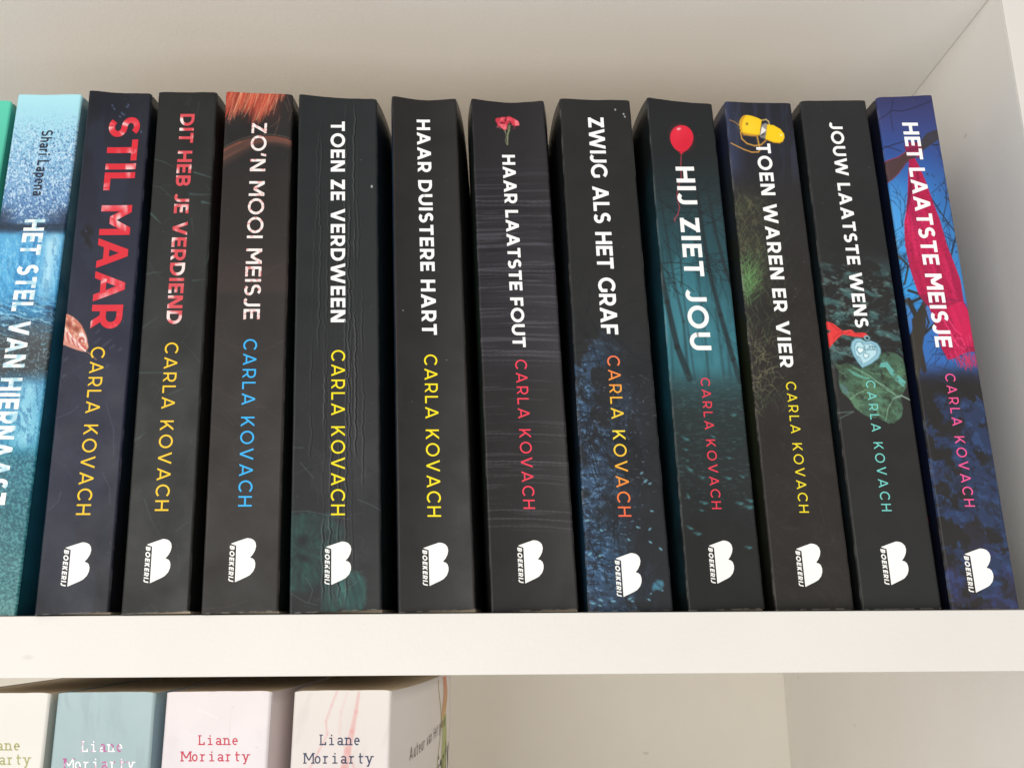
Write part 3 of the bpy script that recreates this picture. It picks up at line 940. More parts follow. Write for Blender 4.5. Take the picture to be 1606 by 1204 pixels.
a.mix(fl * sstep(.6, .75, a.n(4, 4)) * .5, (20, 50, 48))
for p in ([(455, 800), (480, 798), (520, 806), (548, 812)], [(456, 930), (478, 944), (497, 950)], [(458, 698), (476, 698)], [(471, 722), (492, 746)], [(530, 930), (545, 925), (560, 912)],
          [(560, 780), (585, 790), (600, 800)], [(480, 905), (490, 925), (484, 945)]):
    a.line(p, 1.2, (96, 118, 116), .45)
scratches(a, 20, 460, 600, 640, 950, (98, 110, 110), al=.3)
sp_ = BOOK_SPINES['creased']
B = np.zeros(a.u.shape)
vv = a.v
for ci, (u0, y0, y1, amp) in enumerate(((.29, 150, 560, .5), (.21, 330, 740, .35), (.35, 480, 960, .8), (.42, 150, 250, .5), (.60, 150, 960, .7), (.645, 300, 720, 1.0), (.71, 150, 730, 1.0), (.80, 420, 780, .5), (.53, 640, 960, .6), (.43, 660, 960, .7), (.25, 150, 420, .4), (.49, 300, 620, .35), (.675, 500, 900, .5), (.75, 200, 520, .45), (.385, 300, 700, .4))):
    uc = u0 + .026 * (vnoise(vv * 22, vv * 0, 50 + ci) - .5) + .018 * (vnoise(vv * 80, vv * 0, 90 + ci) - .5) + .012 * (vnoise(vv * 190, vv * 0, 190 + ci) - .5)
    on = sstep(y0, y0 + 40, a.Y) * sstep(y1, y1 - 40, a.Y) * (.25 + .75 * sstep(.25, .6, vnoise(vv * 16, vv * 0, 130 + ci)))
    dd = (a.u - uc) * sp_.w
    B += amp * on * (0.00016 * np.exp(-(dd / .00028) ** 2) - 0.00011 * np.exp(-((dd - .0005) / .0003) ** 2))
    a.mix(.5 * amp * on * np.exp(-((dd + .0002) / .00022) ** 2), (112, 114, 114)); a.mix(.6 * amp * on * np.exp(-((dd - .00035) / .00025) ** 2), (10, 11, 12))
sp_.bumpmap = B
a.ell(583, 290, 1.6, 2.2, (180, 180, 178), .9)
a.wear(.4, .2)

# --- plain black
a = ARTS['plain']
a.grad([(145, (33, 30, 29)), (500, (35, 32, 31)), (960, (38, 36, 34))])
a.mix(sstep(.4, .75, a.n(60, 60)) * .25, (46, 43, 40))
a.line([(718, 790), (719, 815), (718, 832)], .8, (64, 60, 57), .6)
a.line([(694, 812), (712, 816), (736, 813)], .8, (64, 60, 57), .4)
a.ell(632, 480, 1, 1, (160, 155, 150), .8); a.ell(700, 557, .9, .9, (160, 155, 150), .6)
a.wear(.35, .15)

# --- rippled water, carnation
a = ARTS['carnation']
a.grad([(150, (32, 30, 31)), (240, (36, 34, 37)), (420, (44, 42, 47)), (545, (42, 40, 44)), (600, (36, 34, 35)), (960, (34, 31, 31))])
yy = a.Y + 8 * np.sin((a.X - 735) / 60.0) - (a.X - 780) * .03
rip = fbm(a.X / 70, yy / 2.6, 12, 4); rip2 = fbm(a.X / 110, yy / 6, 22, 3)
den = sstep(225, 330, a.Y) * sstep(585, 520, a.Y)
a.mix(den * sstep(.52, .72, rip) * .62, (86, 83, 92)); a.mix(den * sstep(.55, .75, 1 - rip2) * .5, (24, 22, 25))
den2 = sstep(560, 600, a.Y) * sstep(850, 800, a.Y)
a.mix(den2 * sstep(.6, .76, rip) * .45, (78, 75, 80))
for y, al in ((312, .6), (318, .4), (335, .4), (420, .5), (426, .3), (545, .6), (552, .5), (560, .4), (676, .5), (720, .6), (724, .4), (742, .3), (798, .5), (812, .5), (824, .4)):
    a.line([(x, y - 5 * math.sin((x - 735) / 60.0) + (x - 780) * .03 + rnd.uniform(-.5, .5)) for x in range(738, 912, 10)], 1.5, (98, 95, 104), al, soft=1)
s = 12.04
for pts, col in ((([(200, 290), (215, 245), (260, 235), (300, 235), (330, 215), (385, 215), (420, 225), (440, 200), (500, 215), (560, 250), (600, 275), (640, 300), (660, 370), (600, 390), (520, 370),
                    (505, 320), (440, 340), (415, 455), (370, 460), (300, 410), (240, 400), (235, 340)]), (206, 52, 70)),
                 ([(260, 350), (330, 345), (415, 350), (410, 450), (370, 458), (300, 405)], (238, 104, 116)), ([(300, 240), (360, 225), (350, 290), (290, 310)], (232, 92, 104)),
                 ([(430, 220), (500, 225), (540, 270), (520, 300), (450, 280)], (222, 66, 84)), ([(560, 300), (610, 275), (650, 330), (655, 375), (580, 380)], (240, 116, 126)),
                 ([(270, 310), (360, 325), (400, 300), (370, 350), (280, 345)], (110, 20, 36)), ([(380, 240), (410, 250), (400, 300), (370, 290)], (96, 18, 30)), ([(500, 290), (470, 330), (440, 300)], (60, 16, 22)),
                 ([(460, 350), (495, 370), (480, 460), (450, 510), (430, 450), (440, 380)], (104, 112, 78)), ([(365, 465), (395, 470), (410, 540), (395, 520)], (150, 150, 120))):
    a.poly(off(760, 160, s, pts), col, .95)
for k in range(70):
    x, y = a.rng.uniform(777, 815), a.rng.uniform(178, 199)
    if (x > 797 and y > 191 and x < 803): continue
    sl, mk = a.pmask([(x, y), (x + 2, y + .8), (x + .6, y + 2.2)])
    if (180 < y < 196):
        inside = (779 < x < 813) and not (795 < x < 803 and y > 188)
        if inside and (y < 191 or x < 794 or x > 804): a.line([(x, y), (x + a.rng.uniform(-1.5, 1.5), y + a.rng.uniform(1, 2.6))], .8, a.rng.choice([(246, 150, 156), (140, 22, 44), (228, 70, 88)]), .6)
a.line(off(760, 160, s, [(465, 470), (440, 520), (432, 600), (430, 730)]), 2.2, (128, 134, 100)); a.line(off(760, 160, s, [(395, 520), (410, 590), (390, 650), (410, 720)]), 1.2, (112, 118, 88), .8)
a.wear(.35, .3)

# --- blue twigs under a black sky
a = ARTS['twigs']
a.grad([(150, (34, 34, 33)), (480, (36, 36, 36)), (600, (32, 34, 38)), (960, (24, 28, 34))])
left = sstep(.72, .12, a.u + .3 * (a.n(40, 60, 3, 1) - .5))
vis = sstep(480, 570, a.Y) * sstep(.40, .62, a.n(26, 34, 4, 2) + .18 * sstep(600, 760, a.Y))
a.mix(vis * left * .8, (54, 82, 114))
a.mix(sstep(740, 860, a.Y) * sstep(960, 880, a.Y) * left * .3, (40, 86, 122))
mid = sstep(560, 620, a.Y) * sstep(.5, .62, a.n(14, 44, 4, 4)) * np.exp(-((a.u - .62) / .16) ** 2)
a.mix(mid * .4, (58, 78, 104))
a.mix(vis * left * sstep(.58, .7, a.n(5, 4, 3, 7)) * .7, (98, 136, 172)); a.mix(vis * left * sstep(.52, .66, a.n(7, 5, 3, 8)) * .75, (22, 28, 38))
r = a.rng
for k in range(80):
    twig(a, r.uniform(890, 1000), r.uniform(510, 930), r.uniform(0, 6.28), r.uniform(40, 90), r.uniform(.8, 2.0), (18, 22, 30), 2, .85)
for k in range(150):
    x, y = r.uniform(900, 1010), r.uniform(590, 840)
    a.line([(x, y), (x + r.uniform(-4, 4), y + r.uniform(-3, 3))], r.uniform(.7, 1.6), (128, 160, 186), r.uniform(.2, .7))
for k in range(60):
    x, y = r.uniform(985, 1050), r.uniform(580, 770)
    a.line([(x, y), (x + r.uniform(2, 8), y + r.uniform(-2, 2))], r.uniform(.6, 1.2), (110, 122, 136), r.uniform(.1, .45))
for x, y, sz in ((1022, 796, 3), (1000, 822, 3), (1019, 825, 3), (986, 842, 3), (1020, 846, 3.2), (1036, 857, 3.4), (921, 811, 4), (943, 827, 3), (925, 865, 4), (941, 868, 3.5), (930, 945, 4), (942, 940, 4), (941, 949, 3),
                 (962, 942, 4), (988, 938, 3.5), (992, 942, 3), (1018, 940, 3), (997, 953, 1.5), (1039, 925, 2), (1006, 735, 3), (1012, 748, 4), (1019, 752, 3), (1021, 930, 2)):
    a.ell(x, y, sz, sz * .5, (112, 166, 184), .8, r.uniform(-50, 50), .4)
for dx, dy, an in ((0, 0, 60), (5, -5, 40), (9, -3, 80), (-3, 3, 100), (4, 4, 20)):
    a.ell(1029 + dx, 917 + dy, 6, 3.4, (64, 120, 142), .8, an, .4)
a.ell(991, 690, 2, 2, (0, 0, 0), .2)
for x, y in ((966, 166), (968, 170), (953, 159)): a.ell(x + 12, y + 12, 1.2, 1.6, (190, 190, 186), .8)
a.wear(.3, .5)

# --- teal forest, red balloon
a = ARTS['balloon']
a.grad([(150, (30, 31, 32)), (240, (31, 34, 35)), (300, (34, 50, 54)), (370, (38, 74, 82)), (440, (42, 92, 102)), (520, (46, 104, 116)), (572, (46, 100, 110)), (596, (44, 70, 74)), (640, (40, 52, 53)),
        (740, (36, 42, 42)), (820, (33, 34, 34)), (960, (30, 31, 29))])
a.mix(sstep(290, 430, a.Y) * sstep(605, 560, a.Y) * sstep(.3, .7, a.n(22, 70)) * .55, (66, 132, 146))
a.mix(np.exp(-((a.Y - 505) / 60) ** 2) * np.exp(-((a.u - .55) / .4) ** 2) * .45, (78, 146, 160))
a.mix(sstep(300, 420, a.Y) * sstep(600, 560, a.Y) * sstep(.5, .8, a.u) * sstep(.4, .7, a.n(30, 60)) * .4, (34, 66, 74))
T = (33, 42, 45)
for pts, w0, w1, al in (([(1022, 300), (1032, 400), (1046, 470), (1062, 540), (1082, 590)], 6, 10, .95), ([(1026, 250), (1040, 330), (1058, 440), (1072, 500), (1080, 590)], 2.5, 5, .6),
                        ([(1090, 270), (1098, 330), (1112, 420), (1130, 490), (1150, 560), (1160, 595)], 5, 8, .9), ([(1108, 285), (1122, 360), (1138, 420), (1150, 450)], 4, 6, .8),
                        ([(1064, 330), (1070, 440), (1080, 520), (1090, 590)], 2, 3, .5), ([(1094, 420), (1104, 500), (1112, 590)], 3, 4, .4), ([(1122, 480), (1130, 540), (1136, 590)], 3, 4, .4),
                        ([(1046, 380), (1050, 480), (1056, 590)], 2, 3, .4), ([(1140, 520), (1146, 590)], 4, 6, .4), ([(1030, 560), (1040, 600)], 6, 10, .5)):
    a.line(pts, w0, T, al * .82, soft=1.4, w1=w1)
r = a.rng
for k in range(30):
    twig(a, r.uniform(1018, 1140), r.uniform(250, 470), r.choice((-.4, 3.5, 1.2, -1.2)) + r.uniform(-.6, .6), r.uniform(40, 95), r.uniform(.7, 1.8), (30, 38, 41), 2, .7)
for p in ([(1010, 335), (1050, 320), (1090, 322), (1135, 310)], [(1020, 300), (1060, 330), (1100, 330), (1130, 345)], [(1060, 300), (1090, 292), (1128, 300)]):
    a.line(p, 1.3, (28, 35, 37), .6)
a.mix(sstep(560, 590, a.Y) * sstep(625, 595, a.Y) * .35 * a.n(12, 5, 3, 41), (60, 108, 114))
gr = sstep(585, 610, a.Y) * sstep(860, 700, a.Y)
a.mix(gr * sstep(.55, .75, fbm(a.X / 9, a.Y / 2.6, 61, 3)) * .28, (66, 100, 102))
for k in range(330):
    x, y = r.uniform(1046, 1190), 585 + 215 * r.random() ** 1.2
    L = r.uniform(1.5, 6)
    a.line([(x, y), (x + L, y + r.uniform(-1.6, 1.6))], r.uniform(.4, .9), r.choice([(78, 116, 118), (92, 132, 134), (60, 96, 98)]), r.uniform(.2, .65))
for x, y, sx, an in ((1075, 684, 8, 20), (1075, 701, 5, 0), (1081, 732, 8, 35), (1079, 775, 6, 70), (1078, 718, 3, 0), (1104, 785, 8, 10), (1101, 745, 6, 0), (1150, 646, 6, -10), (1143, 714, 5, 0), (1142, 746, 7, 5),
                     (1164, 744, 5, 20), (1160, 786, 8, 0), (1176, 782, 8, 10), (1174, 792, 10, 0), (1100, 797, 5, 0), (1082, 825, 7, 20), (1094, 834, 8, 0), (1174, 856, 7, 0), (1118, 680, 5, 15)):
    a.ell(x, y, sx * .8, sx * .26, (66, 118, 124), .6, an + 8, .6); a.ell(x + sx * .3, y + 1.5, sx * .45, sx * .2, (74, 130, 134), .6, an - 25, .6)
bx, by = 1069.6, 213.5
bal = [(bx + 18.4 * math.cos(q) * (1 - .16 * max(0, math.sin(q)) ** 2), by + (19.5 if math.sin(q) < 0 else 22.6) * math.sin(q)) for q in np.linspace(0, 2 * math.pi, 40)[:-1]]
a.line([(1069, 236), (1068, 260), (1069, 275), (1064, 290), (1062, 305), (1066, 322), (1063, 334), (1058, 340), (1059, 344)], 1.3, (196, 62, 78), .9)
a.poly(bal, (222, 34, 58))
a.ell(bx - 5, by - 6, 10, 11, (240, 66, 84), .35, 0, .9); a.ell(bx - 4.5, by - 13.5, 3.4, 1.8, (252, 178, 182), .9, -15, .4); a.ell(bx + 6, by + 8, 10, 10, (196, 20, 48), .35, 0, .9)
a.poly([(1068, 234.5), (1071, 234.5), (1072.4, 238.4), (1066, 238.4)], (206, 30, 54))
a.wear(.4, .45)

# --- handbag over night grass
a = ARTS['handbag']
a.grad([(155, (31, 32, 42)), (230, (36, 37, 48)), (290, (40, 38, 40)), (340, (42, 39, 38)), (600, (44, 40, 37)), (960, (38, 34, 31))])
a.mix(sstep(300, 250, a.Y) * sstep(.3, .0, a.u) * (.3 + .7 * a.n(6, 60)) * .8, (66, 78, 118))
a.mix(sstep(300, 260, a.Y) * sstep(.55, .75, a.n(8, 80, 2, 4)) * .35, (60, 64, 88))
gl_ = np.exp(-((a.u - .16) / .26) ** 2) * sstep(275, 315, a.Y) * sstep(480, 400, a.Y)
a.mix(gl_ * (.3 + .7 * a.n(9, 14)) * .5, (84, 86, 62))
a.mix(gl_ * sstep(.55, .72, a.n(5, 6, 3, 9)) * .35, (132, 130, 92))
a.mix(np.exp(-(((a.X - 1174) / 20) ** 2 + ((a.Y - 432) / 34) ** 2)) * .4, (64, 96, 58))
r = a.rng
for k in range(330):
    y = 320 + 330 * r.random(); x = 1148 + (y - 320) * .13 + 100 * r.random() ** 1.3
    L = r.uniform(8, 30); q = r.uniform(-2.4, -.7)
    fade = max(.1, 1 - (x - 1160 - (y - 320) * .1) / 95.0)
    col = (112, 116, 78) if r.random() < .6 else (86, 108, 70)
    a.line([(x, y), (x + L * .5 * math.cos(q), y + L * .5 * math.sin(q)), (x + L * math.cos(q + r.uniform(-.5, .5)), y + L * math.sin(q))], r.uniform(.6, 1.2), col, .45 * fade)
for k in range(120):
    x, y = r.gauss(1174, 10), r.gauss(440, 17)
    L = r.uniform(10, 26); q = r.uniform(-2.6, -.6)
    a.line([(x, y), (x + L * .5 * math.cos(q), y + L * .5 * math.sin(q)), (x + L * math.cos(q + r.uniform(-.4, .4)), y + L * math.sin(q))], r.uniform(.7, 1.2), (100, 146, 88), .5)
for k in range(46):
    x, y = r.uniform(1180, 1215), r.uniform(530, 610)
    L = r.uniform(10, 26); q = r.uniform(0, 6.28)
    a.line([(x, y), (x + L * .5 * math.cos(q), y + L * .5 * math.sin(q)), (x + L * math.cos(q + .6), y + L * math.sin(q + .6))], .9, (134, 130, 98), .5)
scratches(a, 150, 1160, 1330, 420, 930, (86, 80, 68), .5, 1.0, 10, 46, .4)
a.mix(sstep(440, 560, a.Y) * sstep(.55, .75, a.n(12, 12)) * .25, (62, 56, 48))
s = 6.69; o_ = lambda p: off(1130, 150, s, p)
ST = (206, 150, 66)
a.line(o_([(95, 250), (150, 268), (195, 300)]), 1.4, (150, 110, 70))
a.line(o_([(440, 248), (480, 240), (505, 258), (515, 288)]), 1.9, (196, 168, 110))
a.line(o_([(212, 370), (225, 440), (280, 488), (360, 510), (430, 498), (475, 458)]), 2, ST); a.line(o_([(388, 415), (405, 500), (420, 545), (398, 574), (330, 576), (250, 550), (110, 487)]), 2.2, ST, w1=1.6)
a.poly(o_([(225, 372), (410, 400), (380, 416), (240, 404)]), (176, 116, 56))
a.poly(o_([(198, 290), (203, 258), (215, 232), (232, 210), (252, 198), (290, 196), (330, 202), (390, 222), (436, 244), (428, 300), (412, 402), (370, 401), (330, 396), (280, 391), (240, 382), (218, 366), (206, 340)]), (246, 202, 28))
a.poly(o_([(198, 290), (215, 235), (250, 198), (268, 200), (238, 250), (226, 310), (232, 372), (208, 345)]), (212, 150, 34)); a.line(o_([(225, 372), (330, 392), (412, 400)]), 1.4, (200, 150, 20))
a.poly(o_([(440, 272), (490, 283), (484, 380), (415, 405)]), (150, 146, 142)); a.poly(o_([(438, 312), (484, 350), (420, 398)]), (238, 234, 228)); a.poly(o_([(415, 405), (480, 362), (476, 440), (420, 425)]), (126, 122, 120)); a.poly(o_([(440, 258), (468, 272), (440, 302)]), (30, 28, 28)); a.poly(o_([(420, 404), (470, 374), (450, 402)]), (44, 38, 34))
a.poly(o_([(492, 290), (560, 300), (630, 340), (668, 390), (672, 430), (655, 465), (620, 483), (560, 476), (472, 442), (484, 360)]), (250, 204, 18))
a.line(o_([(655, 465), (620, 482), (560, 475), (475, 442)]), 1.4, (206, 150, 20)); a.ell(1130 + 637 / s, 150 + 402 / s, 2.2, 2, (255, 232, 130), .9); a.ell(1130 + 280 / s, 150 + 286 / s, 2.2, 2.4, (96, 70, 20), .95); a.ell(1130 + 300 / s, 150 + 320 / s, 12, 9, (255, 216, 60), .5, 20, .8)
a.wear(.4, .45)

# --- heart locket on a leaf
a = ARTS['locket']
a.grad([(155, (38, 40, 40)), (380, (37, 38, 38)), (480, (40, 40, 39)), (640, (40, 39, 37)), (960, (33, 34, 33))])
fo = sstep(385, 440, a.Y) * sstep(585, 540, a.Y)
a.mix(fo * sstep(.5, .68, fbm((a.X + a.Y * .6) / 26, (a.Y - a.X * .3) / 11, 71, 4)) * .8, (66, 106, 106))
a.mix(fo * sstep(.55, .72, fbm((a.X + a.Y * .6) / 14, (a.Y - a.X * .3) / 6, 72, 3)) * .55, (112, 150, 146))
a.mix(fo * sstep(.5, .7, a.n(8, 7, 3, 5)) * .6, (30, 32, 32))
scratches(a, 60, 1280, 1420, 430, 570, (120, 140, 138), .5, 1.1, 5, 22, .45, ang=-35)
s = 5.73; o_ = lambda p: off(1280, 470, s, p)
lf = [(150, 500), (200, 540), (280, 520), (340, 545), (400, 570), (480, 520), (560, 440), (650, 420), (720, 440), (770, 480), (812, 590), (812, 720), (775, 795), (755, 850), (775, 930), (760, 1010), (700, 1062), (640, 1065), (560, 1020),
      (470, 1010), (400, 975), (340, 920), (300, 850), (230, 790), (205, 740), (195, 660), (200, 600)]
a.poly(o_(lf), (70, 100, 80), 1, sstep(.1, .5, a.n(7, 7, 4, 31)))
a.poly(o_(lf), (104, 146, 108), .5, sstep(.5, .68, a.n(12, 10, 4, 3))); a.poly(o_(lf), (60, 70, 52), .6, sstep(.55, .7, a.n(6, 6, 3, 6)))
tq = [(600, 450), (640, 520), (700, 600), (800, 690), (780, 740), (690, 660), (620, 560), (560, 560)]
a.poly(o_(tq), (104, 186, 178), .85, sstep(.35, .55, a.n(10, 10, 3, 12)))
a.poly(o_([(560, 740), (690, 830), (770, 850), (770, 1000), (700, 1060), (560, 1000), (500, 880)]), (96, 150, 120), .6, sstep(.3, .6, a.n(16, 16, 3, 2)))
a.poly(o_([(270, 570), (420, 640), (500, 660), (430, 670), (330, 630)]), (110, 190, 170), .6); a.poly(o_([(200, 700), (270, 740), (300, 830), (240, 790)]), (92, 130, 134), .6)
for p in ([(520, 680), (600, 720), (700, 800)], [(300, 850), (360, 800), (450, 760)], [(330, 560), (480, 640), (640, 770), (740, 830)], [(620, 1040), (640, 930), (690, 840)]):
    a.line(o_(p), 1.3, (150, 196, 168), .6)
a.line(o_([(700, 835), (760, 815), (850, 860)]), 2.2, (138, 162, 152), .9)
a.line(o_([(190, 970), (260, 965), (330, 960), (210, 1020)]), 1.6, (90, 112, 106), .8)
a.poly(o_([(85, 145), (150, 170), (190, 200), (230, 232), (310, 222), (345, 250), (430, 248), (462, 272), (420, 292), (335, 285), (270, 272), (232, 266), (190, 300), (155, 335), (115, 388), (100, 250), (130, 240), (90, 210)]), (224, 58, 58))
for p in ([(130, 175), (180, 220), (235, 245)], [(150, 300), (190, 262), (240, 250)], [(260, 262), (300, 240), (400, 270)]):
    a.line(o_(p), 1, (150, 26, 32), .7)
a.line(o_([(250, 238), (300, 228), (330, 255)]), 1, (246, 112, 104), .7)
a.ell(1280 + 450 / s, 470 + 297 / s, 5, 4, (130, 176, 186), 1, 30, .2); a.ell(1280 + 452 / s, 470 + 298 / s, 2.4, 2, (20, 30, 34), 1, 30, .3)
ht = [(408, 568), (370, 520), (325, 450), (303, 380), (312, 330), (345, 300), (390, 300), (440, 328), (490, 320), (545, 345), (575, 390), (578, 430), (555, 480), (490, 530)]
hi = [(410, 540), (375, 495), (345, 440), (335, 370), (355, 330), (390, 325), (440, 352), (490, 342), (530, 362), (548, 400), (535, 450), (480, 500)]
a.poly(o_(ht), (92, 140, 160)); a.poly(o_([( .95 * (x - 440) + 440, .95 * (y - 430) + 428) for x, y in ht]), (150, 196, 210), .9); a.poly(o_(hi), (96, 146, 166)); a.poly(o_([(.93 * (x - 440) + 440, .93 * (y - 430) + 430) for x, y in hi]), (188, 224, 232), .95)
sh = lambda cx, cy_, k, q: [(cx + k * (x * math.cos(q) - y * math.sin(q)), cy_ + k * (x * math.sin(q) + y * math.cos(q))) for x, y in ((0, 1), (-.9, .1), (-.8, -.6), (-.3, -.7), (0, -.35), (.3, -.7), (.8, -.6), (.9, .1))]
a.poly(o_(sh(392, 405, 42, .15)), (92, 144, 160)); a.poly(o_(sh(392, 405, 30, .15)), (226, 242, 244)); a.poly(o_(sh(442, 455, 34, .15)), (104, 154, 170)); a.poly(o_(sh(442, 455, 24, .15)), (214, 236, 240))
for p in ([(400, 335), (430, 370), (440, 430)], [(450, 400), (490, 370), (530, 380)], [(450, 405), (500, 400), (535, 405)], [(370, 460), (390, 480), (410, 520)], [(470, 360), (480, 390)], [(500, 365), (505, 400)], [(520, 370), (520, 400)]):
    a.line(o_(p), 1.1, (66, 110, 126), .85)
a.wear(.35, .3)
a.poly([(1404.5, 392), (1406, 392), (1413.5, 445), (1412, 445)], (224, 40, 62))
a.poly([(1455, 806), (1457.5, 806), (1464, 846), (1462, 846)], (216, 34, 60))

# --- crimson scarf in the branches
a = ARTS['scarf']
a.grad([(145, (52, 52, 92)), (195, (54, 66, 124)), (240, (48, 80, 150)), (290, (50, 114, 188)), (380, (54, 146, 216)), (450, (52, 152, 220)), (500, (52, 112, 186)), (560, (52, 104, 176)), (592, (44, 46, 74)), (620, (38, 38, 52)), (700, (34, 38, 62)), (960, (28, 28, 40))])
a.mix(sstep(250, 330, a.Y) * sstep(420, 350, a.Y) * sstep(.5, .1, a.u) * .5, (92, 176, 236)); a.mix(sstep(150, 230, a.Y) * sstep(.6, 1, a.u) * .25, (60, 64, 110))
D = (44, 38, 40)
dk = sstep(562, 604, a.Y + 14 * (a.n(20, 20) - .5))
a.mix(dk * .95, (38, 35, 34))
bl = dk * sstep(.46, .62, a.n(17, 22, 4, 11) + .16 * sstep(.25, .8, a.u) - .10 * sstep(820, 940, a.Y) - .25 * sstep(640, 590, a.Y))
a.mix(bl * .7, (42, 62, 108)); a.mix(bl * sstep(.5, .7, a.n(8, 8, 3, 4)) * .4, (54, 90, 142)); a.mix(bl * sstep(.55, .7, a.n(6, 7, 3, 14)) * .7, (32, 34, 48))
a.mix(sstep(780, 900, a.Y) * sstep(.5, .7, a.n(26, 30, 3, 5)) * .5, (52, 54, 104))
r = a.rng
s = 4.633; o_ = lambda p: off(1370, 140, s, p)
for p, w in (([(40, 215), (90, 185), (130, 152), (210, 155), (300, 130), (430, 80)], 1.3), ([(130, 152), (140, 100), (148, 60)], 1), ([(122, 155), (130, 230), (145, 300)], 1), ([(65, 420), (140, 395), (220, 370)], 1.6), ([(80, 405), (140, 420), (200, 440)], 1.3), ([(320, 310), (345, 340)], 1.2)):
    a.line(o_(p), w, (36, 36, 62), .85)
a.line(o_([(430, 395), (470, 395), (490, 365), (485, 350)]), 1.6, (34, 36, 52), .9)
a.poly(o_([(78, 515), (180, 480), (240, 440), (300, 400), (345, 365), (380, 318), (420, 298), (484, 282), (492, 345), (440, 380), (400, 405), (350, 440), (300, 490), (240, 520), (180, 600), (140, 640), (102, 664)]), (62, 52, 46), 1, .6 + .4 * a.n(10, 5))
a.poly(o_([(78, 515), (180, 480), (235, 440), (290, 470), (240, 520), (180, 600), (140, 640), (102, 664)]), (84, 54, 54), .8)
a.line(o_([(78, 515), (180, 482), (240, 440)]), 1.4, (150, 46, 84), .8); a.line(o_([(240, 520), (180, 600), (104, 662)]), 1.2, (150, 46, 84), .6)
for k in range(34):
    twig(a, r.uniform(1476, 1512), r.uniform(300, 500), r.uniform(-1.9, -1.0), r.uniform(30, 80), r.uniform(.8, 1.7), (34, 40, 64), 2, .85) if k < 10 else twig(a, r.uniform(1395, 1425), r.uniform(340, 560), r.uniform(-2.4, -.6), r.uniform(25, 60), r.uniform(.7, 1.4), (34, 40, 58), 2, .8)
for p, w in (([(1459, 305), (1472, 325), (1486, 345), (1500, 362)], 2), ([(1490, 400), (1496, 375), (1500, 362), (1494, 340)], 3), ([(1500, 362), (1503, 348)], 1.6), ([(1460, 300), (1480, 283), (1487, 278)], 1)):
    a.line(p, w, (44, 48, 66), .9)
for k in range(46):
    x, y = r.uniform(1452, 1510), r.uniform(268, 400)
    if x > 1452 + (y - 268) * .28: a.ell(x, y, r.uniform(1, 2.4), r.uniform(1, 1.8), (46, 52, 72), .8, r.uniform(0, 90), .4)
for p, w in (([(1449, 575), (1440, 530), (1436, 490), (1424, 465)], 8), ([(1436, 580), (1432, 520), (1442, 485), (1450, 470)], 9), ([(1424, 450), (1440, 455), (1452, 470)], 4), ([(1416, 465), (1430, 468), (1446, 460)], 5), ([(1447, 520), (1465, 502), (1478, 496)], 4), ([(1408, 395), (1424, 412), (1418, 440)], 3), ([(1450, 480), (1456, 500), (1450, 515)], 3)):
    a.line(p, w, (50, 46, 42), .95)
a.poly([(1429, 495), (1450, 470), (1452, 500), (1446, 540), (1444, 570), (1437, 600), (1434, 560)], (58, 52, 44), .95)
for k in range(16):
    twig(a, r.uniform(1448, 1480), r.uniform(520, 590), r.uniform(-1.2, .6), r.uniform(20, 45), 1, (40, 48, 76), 1, .8)
# scarf
sc_ = o_([(256, 500), (300, 488), (338, 560), (380, 660), (430, 800), (480, 930)]) + off(1400, 380, 5.02, [(425, 0), (470, 110), (530, 270), (555, 440), (600, 520), (632, 640), (664, 830), (600, 832), (520, 860), (480, 884), (432, 896), (380, 800), (352, 680), (325, 600), (284, 484), (200, 380), (165, 280), (130, 170), (96, 0)]) + o_([(222, 1000), (222, 940), (236, 860), (246, 760), (250, 640)])
knit = .75 + .25 * vnoise(a.X / 1.1, a.Y / 1.1, 5)
a.poly(sc_, (184, 24, 74)); a.poly(sc_, (158, 20, 70), .55, sstep(.45, .65, fbm((a.X - a.Y * .28) / 8, a.Y / 160, 31, 3))); a.poly(sc_, (232, 40, 100), .5, sstep(.5, .7, fbm((a.X - a.Y * .28) / 12, a.Y / 90, 33, 3)))
a.poly(sc_, (120, 14, 56), .5, sstep(.55, .8, vnoise(a.X / 1.3, a.Y / 1.0, 35)))
a.poly(o_([(268, 620), (290, 700), (262, 800), (238, 880), (244, 780)]), (104, 16, 52), .75)
a.poly(o_([(320, 560), (335, 640), (320, 660), (305, 600)]), (120, 16, 56), .6)
a.poly(off(1400, 380, 5.02, [(380, 420), (545, 440), (600, 520), (632, 640), (655, 800), (560, 780), (470, 600)]), (232, 34, 92), .7)
a.poly(off(1400, 380, 5.02, [(200, 380), (380, 400), (545, 430), (430, 480), (290, 484)]), (128, 24, 64), .55)
for q_ in range(9):
    f_ = q_ / 8.0
    a.line([(1432 - 6 * f_ + 4, 262 + 6 * q_), (1424 + 20 * f_, 340), (1426 + 42 * f_, 400), (1440 + 56 * f_, 450), (1462 + 50 * f_, 500)], 1.6, (146, 18, 64) if q_ % 2 else (226, 58, 112), .3, soft=1.6)
for k in range(16):
    x0 = 1488 + k * 2.4
    a.line([(x0 - 8, 470), (x0, 500), (x0 + 6, 545)], .9, (150, 16, 62), .5)
for p in ([(1476, 490), (1490, 515), (1500, 535), (1512, 542)], [(1484, 490), (1498, 512), (1508, 520)], [(1497, 530), (1500, 524), (1508, 525), (1514, 540)]):
    a.line(p, 1.5, (244, 70, 124), .8)
for k in range(60):
    x = r.uniform(1482, 1530); y = r.uniform(515, 555)
    if x > 1474 + (y - 500) * .25: a.line([(x, y), (x + 2, y + 7), (x + 4, y + 13)], .8, r.choice([(244, 92, 138), (128, 14, 52)]), .4)
